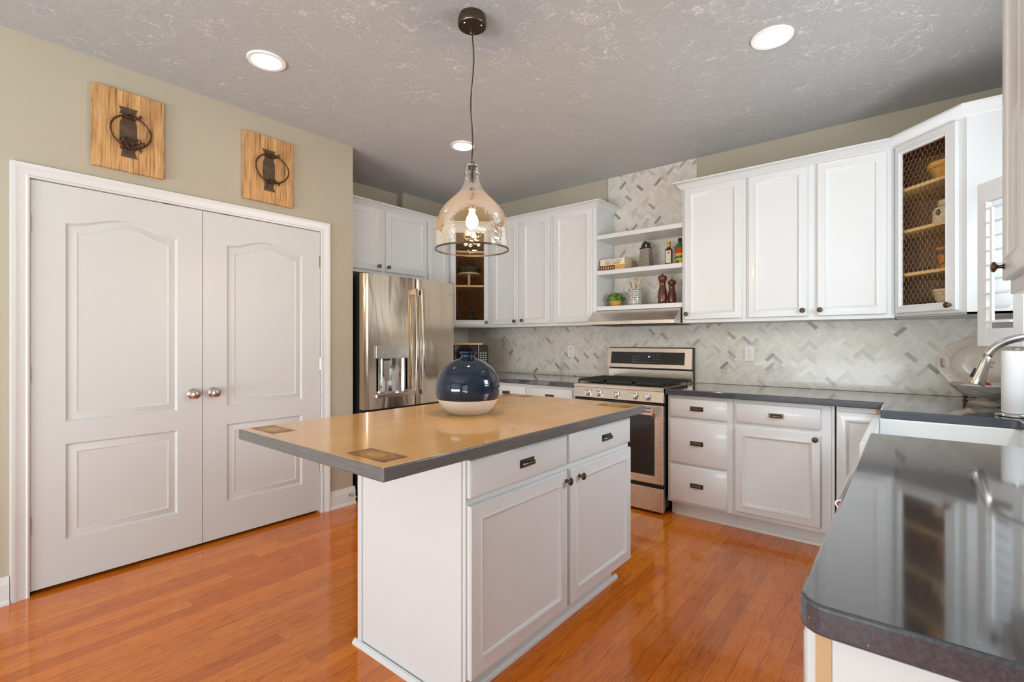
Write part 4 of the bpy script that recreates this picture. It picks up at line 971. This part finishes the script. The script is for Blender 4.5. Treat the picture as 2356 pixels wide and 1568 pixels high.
# bottles
t = thing('bottle', 'square dark vinegar bottle with gold cap and cream label on the middle shelf', 'bottle', (-1.523, 3.88, 1.8505), R(12), 'bottles on the middle shelf')
b = MB(); b.prism(rc(.021, .021, .007, 0, 90, 3) + rc(-.021, .021, .007, 90, 180, 3) + rc(-.021, -.021, .007, 180, 270, 3) + rc(.021, -.021, .007, 270, 360, 3), 0, .142); b.lathe([(.026, .142), (.018, .154), (.013, .158), (.013, .165)], n=20); b.build('glass', 'oil', t, smooth=True)
MB().box(-.021, .021, -.0288, -.0282, .03, .130).build('label', 'label', t); b = MB(); b.lathe([(.0145, .160), (.0145, .190), (.018, .193), (.018, .198), (.016, .200), (.016, .205), (0, .206)], n=18); b.build('cap', 'goldcap', t, smooth=True)
MB().ball((0, -.0289, .112), .008, 10, sy=.06).build('label_mark', 'redlabel', t)
t = thing('bottle', 'round green oil bottle with red and yellow label at the shelf right end', 'bottle', (-1.432, 3.88, 1.8505), 0, 'bottles on the middle shelf')
b = MB(); b.lathe([(0, 0), (.034, 0), (.036, .004), (.036, .150), (.032, .166), (.016, .184), (.014, .190), (.014, .205)], n=28); b.build('glass', 'greenglass', t, smooth=True)
b = MB(); b.lathe([(.0365, .012), (.0365, .100)], n=28, cap=False); b.build('label', 'yellowlabel', t, smooth=True); b = MB(); b.lathe([(.0368, .100), (.0368, .138)], n=28, cap=False); b.build('top_label', 'redlabel', t, smooth=True)
b = MB(); aa = [PI + PI * k / 14 for k in range(15)]; b.add([(.0370 * math.cos(a), .0370 * math.sin(a), .052 + .014 * (a - PI) / PI) for a in aa] + [(.0370 * math.cos(a), .0370 * math.sin(a), .070 + .014 * (a - PI) / PI) for a in aa], [(k, k + 1, k + 16, k + 15) for k in range(14)]); b.build('label_band', 'greenglass', t, smooth='all'); MB().ball((-.006, -.0365, .030), .014, 12, sy=.12).build('label_medal', 'ink', t)
MB().lathe([(.0155, .196), (.0155, .222), (0, .223)], n=18).build('cap', 'black', t, smooth=True)
# plant
t = thing('potted_plant', 'small bushy green plant in a mustard pot on the lowest shelf', 'plant', (-1.987, 3.86, 1.5455))
b = MB(); b.lathe([(0, 0), (.038, 0), (.042, .003), (.053, .048), (.055, .055), (.051, .055), (.049, .046), (0, .046)], n=28); b.build('pot', 'mustard', t, smooth=True)
b = MB(); rng = random.Random(2)
for k in range(420):
    a = rng.uniform(0, 2 * PI); u = rng.uniform(0, 1); el_ = math.acos(1 - u * 1.05); rr_ = rng.uniform(.72, 1.0); c = Vector((.080 * rr_ * math.sin(el_) * math.cos(a), .080 * rr_ * math.sin(el_) * math.sin(a), .055 + .068 * rr_ * max(-.12, math.cos(el_))))
    n_ = (c - Vector((0, 0, .04))).normalized(); t1 = n_.cross(Vector((0, 0, 1)) if abs(n_.z) < .95 else Vector((1, 0, 0))).normalized(); t2 = n_.cross(t1); ang = rng.uniform(0, 2 * PI); d1 = t1 * math.cos(ang) + t2 * math.sin(ang); d1 = (d1 + n_ * rng.uniform(.1, .6)).normalized(); d2 = d1.cross(n_).normalized(); L_ = rng.uniform(.009, .014)
    b.add([c - d1 * L_, c + d2 * L_ * .55 + n_ * .001, c + d1 * L_, c - d2 * L_ * .55 + n_ * .001], [(0, 1, 2, 3)])
fo = b.build('foliage', 'greens', t)
b = MB()
for k in range(10): a = k * 2 * PI / 10; b.tube([(.01 * math.cos(a), .01 * math.sin(a), .045), (.03 * math.cos(a), .03 * math.sin(a), .08), (.055 * math.cos(a), .055 * math.sin(a), .09)], .0012, 5)
b.build('stems', 'greens', t)
# crock + utensils
CR = (-1.811, 3.862)
t = thing('utensil_crock', 'cylindrical black and cream patterned crock holding wooden utensils on the lowest shelf', 'crock', (*CR, 1.5455))
MB().lathe([(0, .004), (.058, .004), (.0595, .008), (.0595, .138), (.058, .141), (.055, .139), (.054, .02), (0, .02)], n=40).build('body', 'crock', t, smooth=True); MB().lathe([(0, 0), (.0605, 0), (.0605, .006), (.0590, .0075)], n=40).build('base_band', 'ink', t)
def spoon(nm, lab, dx, dy, tx, ty, L_, m, kind):
    b = MB(); p0 = Vector((CR[0] + dx, CR[1] + dy, 1.568)); p1 = Vector((CR[0] + tx, CR[1] + ty, 1.5455 + L_)); d = (p1 - p0); ln = d.length; q = d.to_track_quat('Z', 'Y')
    t = thing(nm, lab, 'utensil', p0, 0, 'utensils in the crock'); t.rotation_euler = q.to_euler()
    b.tube([(0, 0, 0), (0, 0, ln * .72)], .0042, 8); b.build('handle', m, t, smooth='all')
    if kind == 'spoon': MB().ball((0, 0, ln * .85), ln * .15, 16, sx=.62, sy=.16, sz=1.1).build('bowl', m, t, smooth='all')
    elif kind == 'spat': MB().prism([(-.006, -.002), (.006, -.002), (.006, .002), (-.006, .002)], ln * .7, ln).build('blade', m, t)
    else:
        w_ = MB()
        for k in range(5):
            a = k * PI / 5; w_.tube([(.026 * math.sin(PI * j / 12) ** .8 * math.cos(a) * s, .026 * math.sin(PI * j / 12) ** .8 * math.sin(a) * s, ln * (.68 + .32 * j / 12)) for s in (1,) for j in range(13)] , .0009, 5)
            w_.tube([(-.026 * math.sin(PI * j / 12) ** .8 * math.cos(a), -.026 * math.sin(PI * j / 12) ** .8 * math.sin(a), ln * (.68 + .32 * j / 12)) for j in range(13)], .0009, 5)
        w_.build('wires', 'nickel', t)
spoon('wooden_spoon', 'orange toned wooden spoon leaning left in the patterned crock', .012, .01, -.052, .012, .212, 'woodlight', 'spoon')
spoon('whisk', 'wire whisk standing upright in the patterned crock', -.006, .028, -.006, .034, .245, 'nickel', 'whisk')
spoon('wooden_spatula', 'thin wooden stick utensil between whisk and right spoon', -.02, -.022, .030, -.022, .248, 'woodlight', 'spat')
spoon('wooden_spoon', 'pale wooden spoon leaning right in the patterned crock', -.014, -.004, .066, -.012, .232, 'woodlight', 'spoon')
# mills
def mill(x, y, h, r, lab):
    t = thing('pepper_mill', lab, 'pepper mill', (x, y, 1.5455), 0, 'rosewood mills')
    s = h / .24
    b = MB(); b.lathe([(0, 0), (r * .82, 0), (r * .92, .01 * s), (r, .035 * s), (r * 1.06, .065 * s), (r * .95, .105 * s), (r * .70, .145 * s), (r * .66, .165 * s), (r * .76, .178 * s)], n=28); b.build('body', 'rosewood', t, smooth=True)
    b = MB(); b.lathe([(r * .74, .179 * s), (r * .70, .184 * s), (r * .95, .200 * s), (r * 1.0, .215 * s), (r * .9, .230 * s), (r * .5, .239 * s), (0, .241 * s)], n=28); b.build('head', 'rosewood', t, smooth=True); MB().lathe([(.005, h), (.006, h + .006), (.004, h + .012), (0, h + .013)], n=10).build('finial', 'rosewood', t, smooth=True)
mill(-1.556, 3.83, .238, .036, 'taller rosewood pepper mill on the lowest shelf'); mill(-1.487, 3.852, .195, .033, 'shorter rosewood salt mill just right of the taller mill')

# ================================================================== CORNER CABINET CONTENTS
t = thing('mixing_bowl', 'large yellow mixing bowl on the top shelf of the right wire front cabinet', 'bowl', (.196, 3.695, 2.1475))
MB().lathe([(0, 0), (.068, 0), (.074, .006), (.098, .040), (.114, .074), (.122, .076), (.127, .081), (.127, .106), (.122, .108), (.118, .100), (.10, .06), (.06, .012), (0, .010)], n=48).build('bowl', 'yellowware', t, smooth=True)
t = thing('canister', 'cream lidded canister with black oval on the second shelf behind wire mesh', 'jar', (.170, 3.655, 1.9025))
MB().lathe([(0, 0), (.074, 0), (.078, .004), (.078, .075), (.070, .092), (.050, .100), (.048, .104)], n=36).build('body', 'creamware', t, smooth=True); MB().lathe([(.052, .105), (.056, .110), (.052, .120), (.050, .135), (.030, .140), (0, .141)], n=30).build('lid', 'creamware', t, smooth=True)
MB().ball((-.052, -.058, .062), .022, 16, sx=.55, sy=.55, sz=.8).build('oval_mark', 'ink', t, smooth='all')
t = thing('pitcher', 'orange ceramic pot with black band and ring on the third shelf behind wire mesh', 'pot', (.176, 3.650, 1.6485))
MB().lathe([(0, 0), (.045, 0), (.055, .01), (.058, .06), (.066, .105), (.070, .122), (.064, .122), (.054, .06), (.04, .012), (0, .012)], n=32).build('body', 'orangeware', t, smooth=True)
b = MB(); b.lathe([(.0665, .090), (.0695, .108)], n=32, cap=False); b.build('band', 'ink', t, smooth=True); MB().tube([(-.050 + .020 * math.cos(2 * PI * k / 20), -.050 - .020 * math.cos(2 * PI * k / 20), .058 + .032 * math.sin(2 * PI * k / 20)) for k in range(20)], .003, 6, True).build('ring_mark', 'ink', t, smooth='all')
t = thing('small_bowl', 'small cream bowl on the floor of the right wire front cabinet', 'bowl', (.176, 3.655, UZ0 + .016))
MB().lathe([(0, 0), (.042, 0), (.05, .02), (.072, .085), (.080, .120), (.084, .124), (.084, .136), (.078, .136), (.07, .08), (.04, .016), (0, .014)], n=36).build('bowl', 'creamware', t, smooth=True)
t = thing('cake_stand', 'cream scalloped cake stand on the upper shelf of the left wire front cabinet', 'cake stand', (-3.602, 3.692, 1.8205))
MB().lathe([(0, 0), (.050, 0), (.050, .004), (.020, .012), (.015, .03), (.015, .110), (.020, .126), (0, .126)], n=28).build('foot', 'creamware', t, smooth=True)
b = MB(); N = 144; top = [(.125 * math.cos(2 * PI * k / N), .125 * math.sin(2 * PI * k / N)) for k in range(N)]
vs = [(x, y, .1265 + .010) for x, y in top] + [(x * 1.02, y * 1.02, .1265 - .006 + .004 * abs(math.cos(k * PI / 8))) for k, (x, y) in enumerate(top)] + [(x * .95, y * .95, .1265) for x, y in top]
fs = [tuple(range(N))] + [(k, (k + 1) % N, N + (k + 1) % N, N + k) for k in range(N)] + [(N + k, N + (k + 1) % N, 2 * N + (k + 1) % N, 2 * N + k) for k in range(N)] + [tuple(range(3 * N - 1, 2 * N - 1, -1))]
b.add(vs, fs); b.build('plate', 'creamware', t)
t = thing('wicker_tray', 'round dark green wicker tray on the cake stand', 'tray', (-3.602, 3.692, 1.9575))
b = MB()
for k in range(4): b.tube([((.106 + .004 * k) * math.cos(2 * PI * j / 36), (.106 + .004 * k) * math.sin(2 * PI * j / 36), .008 + k * .015 + .002 * (j % 2)) for j in range(36)], .0068, 6, True)
b.cyl((0, 0, 0), .104, 0, .006, 36); b.build('weave', 'basket', t, smooth='all')
t = thing('grape_ornament', 'dark metal grape cluster ornament with curved arm in the left wire front cabinet', 'ornament', (-3.55, 3.70, UZ0 + .0163))
b = MB(); rng = random.Random(9)
for k in range(34):
    lv = k // 6; rad = .046 - lv * .0015 if lv < 3 else .035 - (lv - 3) * .011; a = rng.uniform(0, 2 * PI); b.ball((rad * math.cos(a), rad * math.sin(a), .016 + lv * .028), .0155, 10)
b.build('grapes', 'grape', t, smooth='all')
b = MB(); b.tube([(-.01, 0, .15), (-.014, -.004, .21), (-.02, -.004, .235)], .004, 8); b.ball((-.02, -.004, .238), .013, 12); b.tube([(-.02, 0, .195), (-.08, -.075, .195), (-.10, -.10, .175), (-.105, -.105, .09), (-.105, -.105, .003)], .0045, 8); b.build('arm', 'iron', t, smooth='all')
b = MB()
for k in range(14):
    s = k / 13; c = Vector((-.03 + .125 * s, .0 + .06 * s, 0.29 - .12 * s + .02 * math.sin(3 * s))); 
    for j in range(4): a = rng.uniform(0, 2 * PI); d = Vector((math.cos(a), math.sin(a) * .5, rng.uniform(-.5, .7))) * .020; e2 = Vector((-d.y, d.x, .006)) * .45; b.add([c, c + d * .5 + e2, c + d, c + d * .5 - e2], [(0, 1, 2, 3)])
b.tube([(-.03 + .125 * s / 8, .06 * s / 8, 0.29 - .12 * s / 8 + .02 * math.sin(3 * s / 8)) for s in range(9)], .005, 6); b.tube([(.085, .052, .178), (.075, .045, .1), (.02, .01, .08)], .003, 6)
b.build('leafy_branch', 'basket', t, smooth='all')
t = thing('small_pot', 'small round orange pot at the bottom left of the left wire front cabinet', 'pot', (-3.625, 3.56, UZ0 + .0163))
MB().lathe([(0, 0), (.035, 0), (.046, .015), (.048, .035), (.042, .055), (.036, .060), (.033, .055), (0, .05)], n=28).build('pot', 'orangeware', t, smooth=True)

# ================================================================== SINK SIDE OBJECTS
# gooseneck tap
t = thing('faucet', 'brushed nickel gooseneck kitchen faucet with pull down spray head over the sink', 'faucet', (.475, 2.63, .9105))
MB().lathe([(0, 0), (.030, 0), (.030, .006), (.022, .012), (.019, .05), (.019, .09)], n=28).build('base', 'faucet', t, smooth=True)
b = MB(); pts = [(0, 0, .08 + .175 * k / 6) for k in range(7)]; xh = -.270
cxm = -.120; rad = .125
for k in range(1, 19): a = PI * k / 18 * .93; pts.append((cxm + .120 * math.cos(a) if False else -.125 + .125 * math.cos(a), 0, .255 + .100 * math.sin(a)))
e_ = pts[-1]; b.tube(pts, .0145, 16); b.build('gooseneck', 'faucet', t, smooth='all')
hd = bpy.data.objects.new('spray_pivot', None); COL.objects.remove if False else None
b = MB(); dvec = Vector((pts[-1][0] - pts[-2][0], 0, pts[-1][2] - pts[-2][2])).normalized(); p0 = Vector(pts[-1]); dvec = Vector((-.28, 0, -1)).normalized()
b.tube([p0, p0 + dvec * .004, p0 + dvec * .03, p0 + dvec * .08, p0 + dvec * .105, p0 + dvec * .112], [.0150, .0165, .0175, .0225, .0265, .0245], 24); sh_ = b.build('spray_head', 'faucet', t, smooth=True)
MB().tube([p0 + dvec * .045 + Vector((-.017, -.006, 0)), p0 + dvec * .082 + Vector((-.021, -.006, 0))], .007, 8).build('spray_button', 'black', sh_, smooth='all')
b = MB(); b.tube([(0, -.02, .06), (0, -.05, .075), (0, -.10, .11)], [.008, .007, .006], 12); b.build('lever', 'faucet', t, smooth='all')
# paper towel
PT = (.374, 3.146)
t = thing('paper_towel_holder', 'round metal paper towel holder on the worktop by the sink', 'holder', (*PT, .9105))
MB().lathe([(0, 0), (.071, 0), (.074, .003), (.074, .010), (.070, .014), (0, .014)], n=48).build('base', 'faucet', t, smooth=True)
MB().lathe([(.0075, .014), (.0075, .292), (.013, .294), (.013, .298), (.018, .300), (.019, .307), (.014, .311), (0, .312)], n=24).build('post', 'faucet', t, smooth=True)
t = thing('paper_towel_roll', 'white paper towel roll standing on the metal holder', 'paper towel', (*PT, .9255))
MB().lathe([(.021, .0), (.052, .0), (.054, .004), (.054, .276), (.052, .280), (.021, .280), (.021, 0)], n=48, cap=False).build('roll', 'paper', t, smooth=True)
MB().lathe([(.0205, .002), (.0205, .278), (.019, .278), (.019, .002), (.0205, .002)], n=24, cap=False).build('core', 'pages', t)
# pedestal bowl
t = thing('pedestal_bowl', 'wide whitewashed wooden pedestal bowl on the corner worktop', 'bowl', (.300, 3.545, .9105))
MB().lathe([(0, 0), (.060, 0), (.064, .005), (.064, .014), (.058, .020), (.050, .026), (.033, .036), (.030, .042)], n=48).build('foot', 'washed', t, smooth=True)
MB().lathe([(.030, .042), (.075, .049), (.112, .076), (.136, .103), (.143, .110), (.143, .116), (.137, .117), (.112, .090), (.07, .062), (0, .056)], n=64).build('bowl', 'washed', t, smooth=True)
t = thing('apple', 'red apple in the whitewashed pedestal bowl', 'fruit', (.290, 3.540, .9705))
MB().lathe([(0, .004), (.014, 0), (.028, .008), (.037, .028), (.038, .042), (.032, .058), (.018, .066), (.005, .062), (0, .060)], n=28).build('fruit', 'apple', t, smooth='all'); MB().tube([(0, 0, .060), (.002, 0, .072)], .0015, 6).build('stem', 'ink', t)
# platter on easel
t = thing('oval_platter', 'cream oval platter with embossed rim leaning against the corner tiles', 'platter', (.352, 3.985, 1.117)); t.rotation_euler = (R(-9), 0, 0)
b = MB(); N = 96; A_, B_ = .222, .162
def oval(f, y, sc=0.):
    out = []
    for k in range(N): a = 2 * PI * k / N; w_ = 1 + sc * abs(math.sin(a * 6)) ; out.append((A_ * f * w_ * math.cos(a), y, B_ * f * w_ * math.sin(a)))
    return out
rings = [oval(.99, .006, .03), oval(1.0, -.002, .03), oval(.945, -.005, .01), oval(.870, -.002), oval(.74, .004), oval(.68, .010), oval(.3, .012)]
# hand holes: left/right through rim are shown as dark pierced slots
vs = sum(rings, []); fs = [(r * N + k, r * N + (k + 1) % N, (r + 1) * N + (k + 1) % N, (r + 1) * N + k) for r in range(len(rings) - 1) for k in range(N)]
skip = {(2, k) for k in range(43, 53)} ; fs2 = []
for r in range(len(rings) - 1):
    for k in range(N):
        if r == 2 and (k in range(45, 51) or (k + 48) % N in range(45, 51)): continue
        fs2.append((r * N + k, r * N + (k + 1) % N, (r + 1) * N + (k + 1) % N, (r + 1) * N + k))
fs2.append(tuple((len(rings) - 1) * N + k for k in range(N))); b.add(vs, fs2); po = b.build('dish', 'platter', t, smooth=True)
sm = po.modifiers.new('thickness', 'SOLIDIFY'); sm.thickness = .004
b = MB(); 
for k in range(40):
    a = 2 * PI * k / 40; cx_, cz_ = A_ * .90 * math.cos(a), B_ * .90 * math.sin(a)
    if abs(math.sin(a)) < .3: continue
    b.tube([(cx_ + .008 * math.cos(q), -.0045, cz_ + .008 * math.sin(q)) for q in [2 * PI * j / 10 for j in range(8)]], .0016, 5)
for k in range(90): a = 2 * PI * k / 90; b.ball((A_ * .76 * math.cos(a), -.0005, B_ * .76 * math.sin(a)), .0022, 6)
b.build('embossed_scrolls', 'platter', po, smooth='all')
b = MB()
for k in range(5):
    a = PI / 2 + 2 * PI * k / 5; d = Vector((math.cos(a), 0, math.sin(a))); e2 = Vector((-d.z, 0, d.x)); c = Vector((0, .0085, 0)); b.add([c, c + d * .02 + e2 * .008, c + d * .036, c + d * .02 - e2 * .008], [(0, 1, 2, 3)])
b.build('flower_print', 'flower', po)
t = thing('plate_easel', 'dark wooden plate easel foot under the oval platter', 'easel', (.352, 3.955, .9105))
for s in (-.105, .105):
    b = MB(); b.tube([(s, -.045, .004), (s, -.045, .040)], .006, 8); b.ball((s, -.045, .012), .013, 10, sz=.9); b.tube([(s, -.05, .020), (s, .030, .026), (s, .050, .20)], .006, 8); b.build('leg', 'rosewood', t, smooth='all')
b = MB(); b.tube([(-.105, .048, .12), (.105, .048, .12)], .005, 8); b.build('crossbar', 'rosewood', t, smooth='all')

# plantation shutters folded open at the sink window
def shutter(hx_, hy_, dx, dy, w, z0, z1, lab):
    ang = math.atan2(dy, dx); t = thing('window_shutter', lab, 'shutter', (hx_, hy_, z0), ang, 'plantation shutters'); H_ = z1 - z0; th = .013
    b = MB(); b.box(0, .052, -th, th, 0, H_); b.box(w - .052, w, -th, th, 0, H_); b.box(.052, w - .052, -th, th, 0, .085); b.box(.052, w - .052, -th, th, H_ - .095, H_); b.build('frame', 'trim', t, bevel=.002)
    n = 9; p = (H_ - .18) / n
    for k in range(n):
        s = MB(); zc_ = .085 + p * (k + .5); a = R(12); c_, s_ = math.cos(a), math.sin(a); hwid = .030
        pr = [(-hwid, 0), (-hwid * .5, .0045), (hwid * .5, .0045), (hwid, 0), (hwid * .5, -.0045), (-hwid * .5, -.0045)]
        s.extr([(q * c_ - r * s_, q * s_ + r * c_) for q, r in pr], .053, w - .053, lambda q, r, u: (u, q, zc_ + r)); s.build('louvre', 'trim', t)
    MB().box(w * .5 - .006, w * .5 + .006, -.048, -.036, .12, H_ - .14).build('tilt_rod', 'trim', t)
F_ = Vector((.262, 3.292)); dd_ = Vector((.545, -.839)).normalized()
Hh = F_ + dd_ * .245
shutter(F_.x, F_.y, dd_.x, dd_.y, .243, 1.225, 2.010, 'white louvred shutter panel folded open below the right corner cabinet')
E2 = Vector((.545, 2.93)); d2 = (E2 - Hh)
shutter(Hh.x + .012, Hh.y - .012, d2.x, d2.y, d2.length - .03, 1.225, 2.010, 'white louvred shutter panel hinged to the sink window, beyond the right edge')
